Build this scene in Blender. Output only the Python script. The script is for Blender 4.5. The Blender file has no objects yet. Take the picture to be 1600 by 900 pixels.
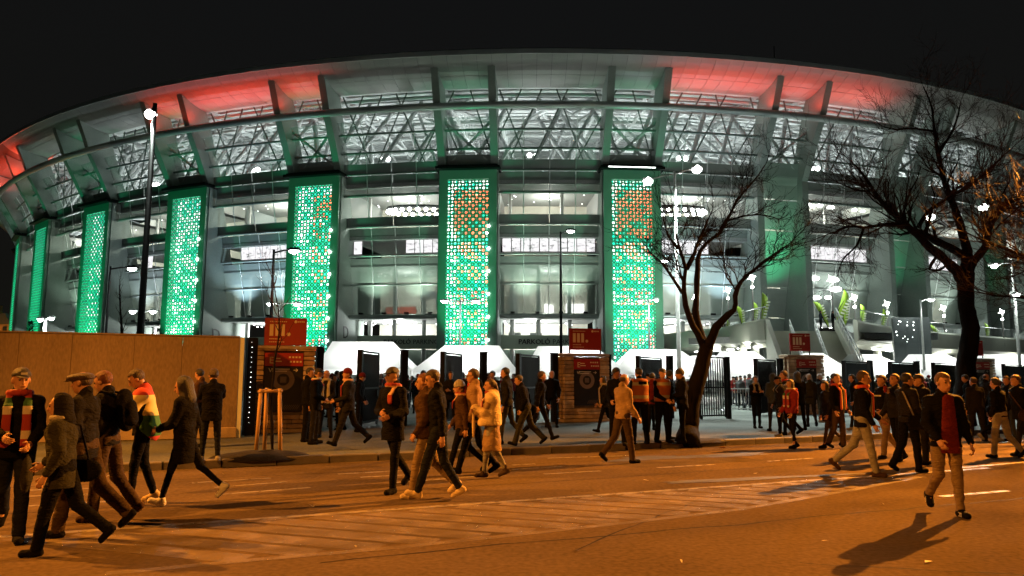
import bpy, math, random
import numpy as np
from mathutils import Vector, Matrix
random.seed(7)
R_ = math.radians
# ------------------------------------------------------------------ camera
EYE, FPX, PITCH, ROLL = 1.68, 1155.0, 0.122, 0.0034
cam_d = bpy.data.cameras.new('camera')
cam = bpy.data.objects.new('camera', cam_d)
bpy.context.scene.collection.objects.link(cam)
cam_d.sensor_width = 36.0
cam_d.lens = FPX / 1600 * 36
cam_d.clip_end = 3000
cam.matrix_world = Matrix.Translation((0, 0, EYE)) @ Matrix.Rotation(math.pi / 2 + PITCH, 4, 'X') @ Matrix.Rotation(ROLL, 4, 'Z')
bpy.context.scene.camera = cam
# ------------------------------------------------------------------ night sky
world = bpy.data.worlds.new('World')
bpy.context.scene.world = world
world.use_nodes = True
_wn = world.node_tree.nodes; _wl = world.node_tree.links
_bg = _wn['Background']
_tc = _wn.new('ShaderNodeTexCoord'); _sx = _wn.new('ShaderNodeSeparateXYZ'); _rmp = _wn.new('ShaderNodeValToRGB')
_wl.new(_tc.outputs['Generated'], _sx.inputs[0]); _wl.new(_sx.outputs['Z'], _rmp.inputs[0])
_rmp.color_ramp.elements[0].position = 0.0; _rmp.color_ramp.elements[0].color = (0.0062, 0.0060, 0.0046, 1)
_rmp.color_ramp.elements[1].position = 0.7; _rmp.color_ramp.elements[1].color = (0.0054, 0.0058, 0.0068, 1)
_wl.new(_rmp.outputs[0], _bg.inputs[0]); _bg.inputs[1].default_value = 1.0
vs = bpy.context.scene.view_settings
vs.view_transform = 'Standard'; vs.look = 'None'; vs.gamma = 1.0; vs.use_curve_mapping = False; vs.exposure = 0.0
cy_ = bpy.context.scene.cycles
cy_.max_bounces = 5; cy_.diffuse_bounces = 2; cy_.glossy_bounces = 2; cy_.transmission_bounces = 4; cy_.transparent_max_bounces = 12
cy_.sample_clamp_indirect = 4.0; cy_.caustics_reflective = False; cy_.caustics_refractive = False
SODIUM = (1.0, 0.335, 0.036)
COOL = (0.86, 1.0, 0.93)
# ------------------------------------------------------------------ helpers
COL = bpy.context.scene.collection
def at(px, py, Y):
    """the point of the place seen at photo pixel px,py and standing Y metres down the view"""
    u, v = px - 800.0, py - 450.0
    cr, sr = math.cos(-ROLL), math.sin(-ROLL)
    u, v = u * cr - v * sr, u * sr + v * cr
    c, s = math.cos(PITCH), math.sin(PITCH)
    d = (u, FPX * c + v * s, FPX * s - v * c)
    k = Y / d[1]
    return Vector((d[0] * k, Y, EYE + d[2] * k))
def ground(px, py, z=0.0):
    a = at(px, py, 1.0)
    k = (z - EYE) / (a.z - EYE)
    return Vector((a.x * k, k, z))
def link(o, parent=None):
    COL.objects.link(o)
    if parent is not None: o.parent = parent
    return o
def tag(o, label=None, cat=None, group=None, kind=None):
    if label: o['label'] = label
    if cat: o['category'] = cat
    if group: o['group'] = group
    if kind: o['kind'] = kind
    return o
def empty(name, loc, rz=0, label=None, cat=None, group=None):
    o = bpy.data.objects.new(name, None); o.location = loc; o.rotation_euler = (0, 0, rz); o.empty_display_size = .2
    link(o); return tag(o, label, cat, group)
def copy_tree(o, parent=None):
    c = o.copy(); link(c, parent)
    for ch in list(o.children): copy_tree(ch, c)
    return c
class MB:
    """collects shapes, links them as one mesh object"""
    def __init__(s): s.v = []; s.f = []
    def add(s, vs, fs):
        n = len(s.v); s.v.extend([tuple(v) for v in vs]); s.f.extend([tuple(i + n for i in f) for f in fs]); return s
    def box(s, c, d, rz=0, M=None):
        x, y, z = d[0] / 2, d[1] / 2, d[2] / 2
        vs = [Vector((a, b, e)) for e in (-z, z) for a, b in ((-x, -y), (x, -y), (x, y), (-x, y))]
        if M is None: M = Matrix.Rotation(rz, 3, 'Z')
        vs = [M @ v + Vector(c) for v in vs]
        return s.add(vs, [(3, 2, 1, 0), (4, 5, 6, 7), (0, 1, 5, 4), (1, 2, 6, 5), (2, 3, 7, 6), (3, 0, 4, 7)])
    def bevbox(s, c, d, b=.01, rz=0):
        x, y, z = d[0] / 2, d[1] / 2, d[2] / 2
        M = Matrix.Rotation(rz, 3, 'Z'); vs = []
        for e, i in ((-z, b), (-z + b, 0), (z - b, 0), (z, b)):
            for a, q in ((-x + i, -y + i), (x - i, -y + i), (x - i, y - i), (-x + i, y - i)): vs.append(M @ Vector((a, q, e)) + Vector(c))
        fs = [(3, 2, 1, 0), (12, 13, 14, 15)]
        for L in range(3):
            for k in range(4): fs.append((L * 4 + k, L * 4 + (k + 1) % 4, L * 4 + 4 + (k + 1) % 4, L * 4 + 4 + k))
        return s.add(vs, fs)
    def tube(s, pts, r, n=6, cap=True):
        pts = [Vector(p) for p in pts]
        rs = r if isinstance(r, (list, tuple)) else [r] * len(pts)
        vs = []; fs = []; up = None
        for i, p in enumerate(pts):
            t = (pts[min(i + 1, len(pts) - 1)] - pts[max(i - 1, 0)])
            if t.length < 1e-9: t = Vector((0, 0, 1))
            t.normalize()
            if up is None:
                up = Vector((0, 0, 1)) if abs(t.z) < .9 else Vector((1, 0, 0))
            a = t.cross(up)
            if a.length < 1e-6: a = t.cross(Vector((.3, 1, .2)))
            a.normalize(); b = t.cross(a); up = -b if b.dot(up) < 0 else b
            b = up - t * up.dot(t); b.normalize(); a = t.cross(b)
            for k in range(n):
                w = 2 * math.pi * k / n
                vs.append(p + (a * math.cos(w) + b * math.sin(w)) * rs[i])
        for i in range(len(pts) - 1):
            for k in range(n): fs.append((i * n + k, i * n + (k + 1) % n, (i + 1) * n + (k + 1) % n, (i + 1) * n + k))
        if cap:
            fs.append(tuple(range(n))[::-1]); fs.append(tuple(range((len(pts) - 1) * n, len(pts) * n)))
        return s.add(vs, fs)
    def ball(s, c, r, n=10, m=6, sc=(1, 1, 1)):
        vs = []; fs = []
        for j in range(m + 1):
            th = math.pi * j / m
            for k in range(n):
                ph = 2 * math.pi * k / n
                vs.append(Vector(c) + Vector((math.sin(th) * math.cos(ph) * sc[0], math.sin(th) * math.sin(ph) * sc[1], math.cos(th) * sc[2])) * r)
        for j in range(m):
            for k in range(n): fs.append((j * n + k, (j + 1) * n + k, (j + 1) * n + (k + 1) % n, j * n + (k + 1) % n))
        return s.add(vs, fs)
    def prism(s, poly, ax, h0, h1):
        """poly: 2-D points; ax: function (a,b,h)->3-D"""
        n = len(poly); vs = [ax(a, b, h0) for a, b in poly] + [ax(a, b, h1) for a, b in poly]
        fs = [tuple(range(n))[::-1], tuple(range(n, 2 * n))] + [(i, (i + 1) % n, n + (i + 1) % n, n + i) for i in range(n)]
        return s.add(vs, fs)
    def mesh(s, name, m=None, smooth=False):
        me = bpy.data.meshes.new(name); me.from_pydata(s.v, [], s.f); me.validate(verbose=False)
        if m is not None: me.materials.append(m)
        if smooth: me.polygons.foreach_set('use_smooth', [True] * len(me.polygons))
        me.update(); return me
    def build(s, name, m=None, parent=None, smooth=False, loc=None, rz=None):
        o = bpy.data.objects.new(name, s.mesh(name, m, smooth)); link(o, parent)
        if loc is not None: o.location = loc
        if rz is not None: o.rotation_euler = (0, 0, rz)
        return o
def inst(name, me, parent=None, loc=(0, 0, 0), rz=0, label=None):
    o = bpy.data.objects.new(name, me); o.location = loc; o.rotation_euler = (0, 0, rz); link(o, parent)
    if label: o['label'] = label
    return o
# ------------------------------------------------------------------ materials
def mat(name, col, rough=.6, metal=0, var=.12, scale=6, bump=0, bscale=40, emit=None, estr=0, spec=.5, col2=None, trans=0, detail=4, stretch=None, fine=0):
    m = bpy.data.materials.new(name); m.use_nodes = True
    nt = m.node_tree; N = nt.nodes; L = nt.links
    b = N['Principled BSDF']
    b.inputs['Roughness'].default_value = rough; b.inputs['Metallic'].default_value = metal
    b.inputs['Specular IOR Level'].default_value = spec
    c = tuple(col) + (1,)
    tc = N.new('ShaderNodeTexCoord'); src = tc.outputs['Object']
    if stretch:
        mp = N.new('ShaderNodeMapping'); mp.inputs['Scale'].default_value = stretch; L.new(src, mp.inputs[0]); src = mp.outputs[0]
    if var or col2:
        n = N.new('ShaderNodeTexNoise'); n.inputs['Scale'].default_value = scale; n.inputs['Detail'].default_value = detail
        L.new(src, n.inputs['Vector'])
        r = N.new('ShaderNodeValToRGB'); r.color_ramp.elements[0].position = .3; r.color_ramp.elements[1].position = .7
        d = tuple(col2) + (1,) if col2 else tuple(min(1, x * (1 + var)) for x in col) + (1,)
        e = c if col2 else tuple(x * (1 - var) for x in col) + (1,)
        r.color_ramp.elements[0].color = e; r.color_ramp.elements[1].color = d
        L.new(n.outputs['Fac'], r.inputs[0]); out = r.outputs[0]
        if fine:
            n3 = N.new('ShaderNodeTexNoise'); n3.inputs['Scale'].default_value = scale * 30; n3.inputs['Detail'].default_value = 2; L.new(src, n3.inputs['Vector'])
            mr = N.new('ShaderNodeMapRange'); mr.inputs[1].default_value = .3; mr.inputs[2].default_value = .7; mr.inputs[3].default_value = 1 - fine; mr.inputs[4].default_value = 1 + fine
            L.new(n3.outputs['Fac'], mr.inputs[0]); vm = N.new('ShaderNodeVectorMath'); vm.operation = 'SCALE'; L.new(out, vm.inputs[0]); L.new(mr.outputs[0], vm.inputs['Scale']); out = vm.outputs[0]
        L.new(out, b.inputs['Base Color'])
    else: b.inputs['Base Color'].default_value = c
    if bump:
        n2 = N.new('ShaderNodeTexNoise'); n2.inputs['Scale'].default_value = bscale; n2.inputs['Detail'].default_value = 3
        L.new(src, n2.inputs['Vector'])
        bp = N.new('ShaderNodeBump'); bp.inputs['Strength'].default_value = bump; bp.inputs['Distance'].default_value = .02
        L.new(n2.outputs['Fac'], bp.inputs['Height']); L.new(bp.outputs[0], b.inputs['Normal'])
    if emit:
        b.inputs['Emission Color'].default_value = tuple(emit) + (1,); b.inputs['Emission Strength'].default_value = estr
        m.cycles.emission_sampling = 'NONE'
    if trans:
        t = N.new('ShaderNodeBsdfTransparent'); mx = N.new('ShaderNodeMixShader'); mx.inputs[0].default_value = trans
        o = N['Material Output']; L.new(b.outputs[0], mx.inputs[1]); L.new(t.outputs[0], mx.inputs[2]); L.new(mx.outputs[0], o.inputs[0])
    return m
def noise_factor(m, scale, lo, hi, a=.4, b=.6):
    """returns a value socket in material m: noise mapped to lo..hi"""
    N = m.node_tree.nodes; L = m.node_tree.links
    tc = N.new('ShaderNodeTexCoord'); n = N.new('ShaderNodeTexNoise'); n.inputs['Scale'].default_value = scale; n.inputs['Detail'].default_value = 5
    L.new(tc.outputs['Object'], n.inputs['Vector'])
    r = N.new('ShaderNodeMapRange'); r.inputs[1].default_value = a; r.inputs[2].default_value = b; r.inputs[3].default_value = lo; r.inputs[4].default_value = hi
    L.new(n.outputs['Fac'], r.inputs[0]); return r.outputs[0]
def lamp(kind, loc, power, color=(1, 1, 1), size=.1, target=None, angle=60, blend=.5, name='lamp_light', parent=None):
    d = bpy.data.lights.new(name, kind); d.energy = power; d.color = color
    if kind == 'AREA': d.size = size
    else: d.shadow_soft_size = size
    if kind == 'SPOT': d.spot_size = R_(angle); d.spot_blend = blend
    o = bpy.data.objects.new(name, d); link(o, parent); o.location = loc
    if target is not None:
        o.rotation_euler = (Vector(target) - Vector(loc)).to_track_quat('-Z', 'Y').to_euler()
    return o
M = {}
M['white_metal'] = mat('white_metal', (.55, .57, .56), .45, .2)
M['dark_metal'] = mat('dark_metal', (.007, .007, .007), .6, 0, spec=.12)
M['steel'] = mat('steel', (.45, .46, .46), .4, .5)
M['lamp_pole'] = mat('lamp_pole', (.16, .15, .14), .5, .4)
M['pale_pole'] = mat('pale_pole', (.5, .5, .48), .5, .2)
M['glow_white'] = mat('glow_white', (1, 1, 1), .5, 0, 0, emit=(.95, 1, .96), estr=28)
M['night_pole'] = mat('night_pole', (.012, .011, .01), .6, 0, spec=.1)
M['glow_soft'] = mat('glow_soft', (1, 1, 1), .5, 0, 0, emit=(.97, 1, .97), estr=5)
M['glow_sodium'] = mat('glow_sodium', (1, .6, .2), .5, 0, 0, emit=(1, .45, .1), estr=60)
# text as flat meshes, made in a scene of their own
TS = bpy.data.scenes.new('workbench')
_tcache = {}
def text_mesh(s, size, m, ext=.004, align='LEFT'):
    k = (s, size, m.name, ext, align)
    if k in _tcache: return _tcache[k]
    cu = bpy.data.curves.new('lettering', 'FONT'); cu.body = s; cu.size = size; cu.extrude = ext; cu.align_x = align; cu.resolution_u = 2
    o = bpy.data.objects.new('lettering', cu); TS.collection.objects.link(o)
    TS.view_layers[0].update(); dg = TS.view_layers[0].depsgraph
    me = bpy.data.meshes.new_from_object(o.evaluated_get(dg)); me.materials.clear(); me.materials.append(m)
    bpy.data.objects.remove(o); _tcache[k] = me; return me
def text(s, size, m, loc, parent, rot=(math.pi / 2, 0, 0), ext=.004, align='LEFT', bold=None):
    o = bpy.data.objects.new('lettering', text_mesh(s, size, m, ext, align)); link(o, parent); o.location = loc; o.rotation_euler = rot
    if bold: o.scale = (bold, 1, 1)
    return o
# ================================================================== street lamps that light the road (they stand just outside the frame) 
def street_lamp(base, h, arm, power, color, glow, label, pole_mat, group=None, head_size=(.62, .26, .1), r=.085, light=True, aim=None, cone=150, bloom=0, blend=.7):
    """tall pole with one or more arms; arm = list of (dx, dy, dz)"""
    o = empty('street_lamp', base, 0, label, 'street lamp', group)
    m = MB(); m.tube([(0, 0, 0), (0, 0, .9), (0, 0, h)], [r * 1.35, r * 1.1, r * .62], 10); m.bevbox((0, 0, .12), (r * 4, r * 4, .24), .03)
    m.build('pole', pole_mat, o, True)
    for a in arm:
        a = Vector(a); tip = Vector((0, 0, h - .1)) + a
        MB().tube([(0, 0, h - .15), Vector((0, 0, h - .12)) + a * .5 + Vector((0, 0, .06)), tip], .045, 6).build('arm', pole_mat, o)
        rz = math.atan2(a.y, a.x)
        hd = MB(); hd.bevbox((0, 0, .05), head_size, .03); hd.bevbox((0, 0, .12), (head_size[0] * .6, head_size[1] * .7, .06), .02)
        ho = hd.build('lamp_head', pole_mat, o, loc=tip, rz=rz)
        g = MB(); g.ball((0, 0, -.03), .5, 12, 6, (head_size[0] * .8, head_size[1] * .85, .22)); g.build('lamp_glass', glow, ho, True)
        if bloom:
            q = MB(); q.ball((0, 0, -.05), bloom, 14, 8, (1, 1, .85)); q.build('bloom_ball', glow, ho, True)  # glowing ball stands in for the lens bloom round the head
        if light and aim is not None: lamp('SPOT', tip + Vector((0, 0, -.26)), power, color, .1, Vector(aim) - Vector(base), cone, blend, parent=o)
        elif light: lamp('POINT', tip + Vector((0, 0, -.26 - bloom)), power, color, .12, parent=o)
    return o
# ================================================================== ground: road, markings, kerb, paved forecourt
def asphalt_mat():
    m = mat('asphalt', (.115, .085, .056), .9, 0, .16, .55, bump=.35, bscale=180, spec=0, fine=.2)
    return m
M['asphalt'] = asphalt_mat()
M['far_ground'] = mat('far_ground', (.03, .03, .028), .9, 0, .2, .05)
M['pavement'] = mat('pavement', (.115, .125, .115), .7, 0, .25, .5, bump=.3, bscale=90, fine=.22, spec=.03)
M['kerb'] = mat('kerb_stone', (.17, .155, .14), .75, 0, .25, 3, bump=.4, bscale=40, fine=.2)
M['soil'] = mat('soil', (.012, .010, .008), .95, 0, .4, 8, bump=.8, bscale=30)
def paint_mat():
    m = mat('road_paint', (.30, .26, .19), .6, 0, .15, 4, bump=.2, bscale=120)
    N = m.node_tree.nodes; L = m.node_tree.links
    f = noise_factor(m, 7, .2, .65, .38, .66)
    t = N.new('ShaderNodeBsdfTransparent'); mx = N.new('ShaderNodeMixShader'); L.new(f, mx.inputs[0])
    L.new(N['Principled BSDF'].outputs[0], mx.inputs[1]); L.new(t.outputs[0], mx.inputs[2]); L.new(mx.outputs[0], N['Material Output'].inputs[0])
    return m
M['paint'] = paint_mat()
def worn_paint_mat():
    m = mat('worn_paint', (.24, .185, .12), .65, 0, .15, 4, bump=.2, bscale=120)
    N = m.node_tree.nodes; L = m.node_tree.links
    f = noise_factor(m, 2.3, .35, .75, .36, .64)
    t = N.new('ShaderNodeBsdfTransparent'); mx = N.new('ShaderNodeMixShader'); L.new(f, mx.inputs[0])
    L.new(N['Principled BSDF'].outputs[0], mx.inputs[1]); L.new(t.outputs[0], mx.inputs[2]); L.new(mx.outputs[0], N['Material Output'].inputs[0])
    return m
M['worn_paint'] = worn_paint_mat()
g = MB(); g.add([(-900, -300, -.35), (900, -300, -.35), (900, 1500, -.35), (-900, 1500, -.35)], [(0, 1, 2, 3)])
tag(g.build('ground', M['far_ground']), kind='structure')
# kerb line through the photograph's kerb points
KP = [ground(150, 741), ground(470, 722), ground(700, 715), ground(930, 707), ground(1060, 700), ground(1290, 689)]
_A = np.array([[p.x, 1] for p in KP]); _b = np.array([p.y for p in KP])
ks, kb = np.linalg.lstsq(_A, _b, rcond=None)[0]
ANG = math.atan(ks); U = Vector((math.cos(ANG), math.sin(ANG), 0)); NRM = Vector((-math.sin(ANG), math.cos(ANG), 0))
K0 = Vector((0, kb, 0))
def kerb_pt(s, n=0, z=0): return K0 + U * s + NRM * n + Vector((0, 0, z))
r = MB(); r.add([kerb_pt(-160, -24), kerb_pt(160, -24), kerb_pt(160, .02), kerb_pt(-160, .02)], [(0, 1, 2, 3)])
tag(r.build('road', M['asphalt']), kind='structure')
r = MB(); P4 = [kerb_pt(-160, .2), kerb_pt(160, .2), kerb_pt(260, 330), kerb_pt(-220, 330)]
r.add([p + Vector((0, 0, -.3)) for p in P4] + [p + Vector((0, 0, .13)) for p in P4], [(4, 5, 6, 7), (0, 1, 5, 4), (1, 2, 6, 5), (2, 3, 7, 6), (3, 0, 4, 7)])
pav = tag(r.build('pavement', M['pavement']), kind='structure')
kb_me = []
for j in range(4):
    m = MB(); m.bevbox((0, 0, .02), (.985 - .01 * j, .2, .27), .018); kb_me.append(m.mesh('kerb_stone', M['kerb']))
kroot = empty('kerb', kerb_pt(0, .1), ANG); tag(kroot, kind='structure')
for i in range(-34, 62):
    o = inst('kerb_stone', random.choice(kb_me), kroot, (i * 1.0 + .5, random.uniform(-.006, .006), random.uniform(-.012, .002)), random.uniform(-.006, .006))
# markings
def strip(pts_a, pts_b, z, name, m, parent=None):
    mb = MB(); n = len(pts_a)
    vs = [Vector((p.x, p.y, z)) for p in pts_a] + [Vector((p.x, p.y, z)) for p in pts_b]
    mb.add(vs, [(i, i + 1, n + i + 1, n + i) for i in range(n - 1)]); return mb.build(name, m, parent)
def line_mark(a, b, w, z=.004, m='paint', name='road_marking'):
    a = Vector(a); b = Vector(b); d = (b - a).normalized(); q = Vector((-d.y, d.x, 0)) * w / 2
    return tag(strip([a - q, b - q], [a + q, b + q], z, name, M[m]), kind='structure')
LA = [ground(210, 824.5), ground(1200, 755.5)]
ldir = (LA[1] - LA[0]).normalized()
line_mark(LA[0] - ldir * 3.2, LA[1] + ldir * 5.5, .13)
line_mark(ground(1500, 731), ground(1680, 716), .13)
line_mark(ground(1470, 776), ground(1575, 767), .12)
LBp = [(165, 897), (400, 875), (620, 856), (800, 837), (1000, 815), (1150, 797), (1325, 767), (1440, 745)]
LB = [ground(*p) for p in LBp]
for a, b in zip(LB[:-1], LB[1:]): line_mark(a, b, .13, .004, 'worn_paint')
for a, b in (((300, 755), (423, 747)), ((335, 762), (448, 753)), ((342, 773), (485, 762)), ((528, 741), (640, 735)), ((563, 746), (660, 741)), ((610, 755), (740, 745)),
             ((22, 767), (150, 763)), ((30, 776), (165, 772)), ((25, 792), (190, 783)), ((800, 727), (836, 725)), ((800, 734), (878, 729)), ((850, 741), (938, 736)),
             ((855, 716), (985, 712)), ((1027, 731), (1117, 726)), ((1130, 713), (1200, 710)), ((1200, 721), (1270, 716)), ((960, 720), (1010, 718)), ((1540, 693), (1600, 689))):
    line_mark(ground(*a), ground(*b), .10)
sd = (ground(800, 826) - ground(560, 809)).normalized()
def hitB(p):
    best = None
    for a, b in zip(LB[:-1], LB[1:]):
        e = b - a; den = sd.x * e.y - sd.y * e.x
        if abs(den) < 1e-6: continue
        w = a - p; t = (w.x * e.y - w.y * e.x) / den; u = (w.x * sd.y - w.y * sd.x) / den
        if 0 <= u <= 1 and t > 0: best = t if best is None else min(best, t)
    return best
s = -1.2
while s < 11.8:
    p = LA[0] + ldir * s; t = hitB(p)
    if t and t > .6: line_mark(p + sd * .12, p + sd * (t - .1), .33, .003, 'worn_paint')
    s += .62
# tar patches and damp stains on the road by the kerb
M['damp'] = mat('damp_tar', (.035, .03, .026), .8, 0, .3, 2, bump=.15, bscale=60)
def blob(c, rx, ry, z, m, name, seed=0, rot=0):
    rnd = random.Random(seed); n = 26; mb = MB(); vs = []
    for k in range(n):
        w = 2 * math.pi * k / n; q = 1 + .35 * math.sin(3 * w + seed) * rnd.uniform(.3, 1) + rnd.uniform(-.12, .12)
        vs.append(Vector((c.x, c.y, z)) + Matrix.Rotation(rot, 3, 'Z') @ Vector((math.cos(w) * rx * q, math.sin(w) * ry * q, 0)))
    mb.add(vs, [tuple(range(n))]); return tag(mb.build(name, m), kind='structure')
blob(ground(1020, 716), 1.1, .35, .0055, M['damp'], 'damp_patch', 3, ANG)
blob(ground(1120, 712), 1.5, .3, .006, M['damp'], 'damp_patch', 5, ANG)
blob(ground(1180, 748), 1.9, .16, .0065, M['damp'], 'tar_patch', 8, ANG - .1)
# soil mounds round the trees
def soil_mound(c, rx, ry, h, label):
    mb = MB(); n = 28; rings = 5; vs = [(c.x, c.y, .13 + h)]
    rnd = random.Random(int(c.x * 10))
    for j in range(1, rings + 1):
        for k in range(n):
            w = 2 * math.pi * k / n; q = j / rings; jr = 1 + rnd.uniform(-.06, .06)
            p = Matrix.Rotation(ANG, 3, 'Z') @ Vector((math.cos(w) * rx * q * jr, math.sin(w) * ry * q * jr, 0))
            vs.append((c.x + p.x, c.y + p.y, .13 + h * (1 - q * q) + rnd.uniform(-.015, .02) * (1 - q) - .03 * (j == rings)))
    fs = [(0, 1 + k, 1 + (k + 1) % n) for k in range(n)]
    for j in range(rings - 1):
        for k in range(n): fs.append((1 + j * n + k, 1 + (j + 1) * n + k, 1 + (j + 1) * n + (k + 1) % n, 1 + j * n + (k + 1) % n))
    mb.add(vs, fs); o = mb.build('soil_mound', M['soil'], None, True); tag(o, label, 'soil', kind='structure')
# seams, cracks, patches and a manhole cover in the road
M['tar'] = mat('tar_seam', (.016, .014, .012), .8, 0, .2, 5, spec=.05)
M['patch'] = mat('asphalt_patch', (.088, .068, .047), .9, 0, .2, 2, bump=.35, bscale=160, spec=0, fine=.3)
def crack(p, d, L, w, seed, name='tar_seam'):
    rn_ = random.Random(seed); a = []; b = []; q = Vector((-d.y, d.x, 0)); x = 0; o = 0
    while x <= L:
        o += rn_.gauss(0, .025); ww = w * rn_.uniform(.5, 1.3); a.append(p + d * x + q * (o - ww)); b.append(p + d * x + q * (o + ww)); x += .3
    tag(strip(a, b, .0022, name, M['tar']), kind='structure')
crack(kerb_pt(-18, -4.3), U, 60, .012, 1); crack(kerb_pt(-10, -1.5), U, 44, .01, 2); crack(ground(500, 880), U, 16, .012, 3); crack(ground(900, 860), (U * .8 + NRM * .5).normalized(), 5, .009, 4)
crack(ground(1250, 880), -NRM * .6 + U * .8, 2.4, .008, 6)
for (c0, l_, w_) in ((kerb_pt(1.2, -3.1), 3.2, 1.1), (kerb_pt(9.5, -6.2), 4.5, 1.5), (kerb_pt(-6, -7.6), 2.5, 1.4)):
    A_ = [c0, c0 + U * l_]; B_ = [c0 + NRM * w_, c0 + U * l_ + NRM * w_ * .96]; tag(strip(A_, B_, .0014, 'asphalt_patch', M['patch']), kind='structure')
# scraps of litter lying on the road
M['scrap'] = mat('paper_scrap', (.6, .55, .45), .8, 0, 0)
rn_ = random.Random(12); lt = MB()
for px, py in ((172, 745), (182, 746), (176, 747), (488, 792), (1450, 880), (905, 862), (1290, 846), (640, 742), (1010, 752), (1180, 741), (350, 742), (1380, 790), (1060, 880), (560, 856)):
    c_ = ground(px, py); q_ = [c_ + Vector((rn_.uniform(-.06, .06), rn_.uniform(-.06, .06), rn_.uniform(.006, .03))) for _ in range(4)]; lt.add(q_, [(0, 1, 2), (0, 2, 3)])
tag(lt.build('litter', M['scrap']), 'small pale scraps of paper scattered over the road', 'litter', kind='stuff')
# litter
M['leaf'] = mat('dry_leaf', (.35, .12, .03), .8)
# ================================================================== the stadium
CX, CY, RR = 5.03, 200.0, 116.45
PH0, DPH, HW = -1.495, 0.1631, 0.0264
stadium = empty('stadium', (CX, CY, 0), 0, 'huge round floodlit stadium with ribbed bowl facade, green towers and red lit roof rim', 'stadium')
def C(t, r, z): return Vector(((RR + r) * math.cos(t), (RR + r) * math.sin(t), z))
def ring_quads(prof, t0, t1, n, closed=False, mb=None):
    """sweep a profile of (r,z) through angles"""
    mb = mb or MB(); k = len(prof); vs = []; fs = []
    for i in range(n + 1):
        t = t0 + (t1 - t0) * i / n
        vs += [C(t, r, z) for r, z in prof]
    m_ = k if closed else k - 1
    for i in range(n):
        for j in range(m_): fs.append((i * k + j, (i + 1) * k + j, (i + 1) * k + (j + 1) % k, i * k + (j + 1) % k))
    mb.add(vs, fs); return mb
def circ(r, z, rad, n=8): return [(r + rad * math.cos(2 * math.pi * i / n), z + rad * math.sin(2 * math.pi * i / n)) for i in range(n)]
def slab(r0, r1, z0, z1): return [(r0, z0), (r1, z0), (r1, z1), (r0, z1)]
PROF = [(0, -6), (9.2, -4.4), (12.9, -3.6), (16.4, -2.7), (19.8, -1.9), (23.4, -1.0), (25.2, -.9), (27.3, -.5), (30.2, .7), (31.8, 1.8)]
def pr(z):
    for (a, b), (c, d) in zip(PROF[:-1], PROF[1:]):
        if a <= z <= c: return b + (d - b) * (z - a) / (c - a)
    return PROF[-1][1]
M['concrete'] = mat('fin_concrete', (.245, .29, .26), .75, 0, .12, .25, bump=.12, bscale=12, fine=.08)
M['soffit'] = mat('soffit_panel', (.36, .355, .34), .6, 0, .09, .2, bump=.05, bscale=8)
M['roof_top'] = mat('roof_sheet', (.11, .125, .12), .7)
M['dark_back'] = mat('dark_backing', (.03, .035, .032), .8)
M['ring_metal'] = mat('ring_metal', (.42, .46, .44), .35, .5, .08, .4)
M['rail_metal'] = mat('rail_metal', (.16, .2, .18), .5, .3)
M['truss'] = mat('truss_steel', (.72, .74, .74), .7, 0, 0)
M['deck'] = mat('roof_deck', (.10, .12, .12), .6, 0, .1, .3)
M['band'] = mat('spandrel_band', (.27, .30, .28), .5, .1, .1, .4)
M['band_dark'] = mat('dark_band', (.17, .20, .18), .45, .1, .15, .5)
M['plaster'] = mat('pale_plaster', (.62, .63, .6), .8, 0, .05, .5)
M['plaster_warm'] = mat('warm_plaster', (.58, .56, .48), .8, 0, .08, .5)
M['floor'] = mat('floor_slab', (.3, .31, .3), .7)
M['sign_band'] = mat('sign_band', (.34, .41, .32), .6, 0, .06, .5)
M['ink'] = mat('black_lettering', (.012, .012, .012), .6, 0, 0)
M['white_ink'] = mat('pale_lettering', (.75, .7, .62), .6, 0, 0)
def louvre_mat(name, col, tr):
    m = mat(name, col, .5, .1, .1, .35)
    N = m.node_tree.nodes; L = m.node_tree.links
    tc = N.new('ShaderNodeTexCoord'); w = N.new('ShaderNodeTexWave'); w.wave_type = 'BANDS'; w.bands_direction = 'Z'; w.inputs['Scale'].default_value = .5
    L.new(tc.outputs['Object'], w.inputs['Vector'])
    bp = N.new('ShaderNodeBump'); bp.inputs['Strength'].default_value = .25; bp.inputs['Distance'].default_value = .03
    L.new(w.outputs['Fac'], bp.inputs['Height']); L.new(bp.outputs[0], N['Principled BSDF'].inputs['Normal'])
    if tr:
        t = N.new('ShaderNodeBsdfTransparent'); mx = N.new('ShaderNodeMixShader')
        mx.inputs[0].default_value = tr
        L.new(N['Principled BSDF'].outputs[0], mx.inputs[1]); L.new(t.outputs[0], mx.inputs[2]); L.new(mx.outputs[0], N['Material Output'].inputs[0])
    return m
M['louvre'] = louvre_mat('louvre_mesh', (.42, .48, .44), .5)
M['louvre_solid'] = louvre_mat('louvre_sheet', (.32, .36, .35), 0)
M['veil'] = louvre_mat('mesh_veil', (.30, .34, .33), .78)
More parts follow.
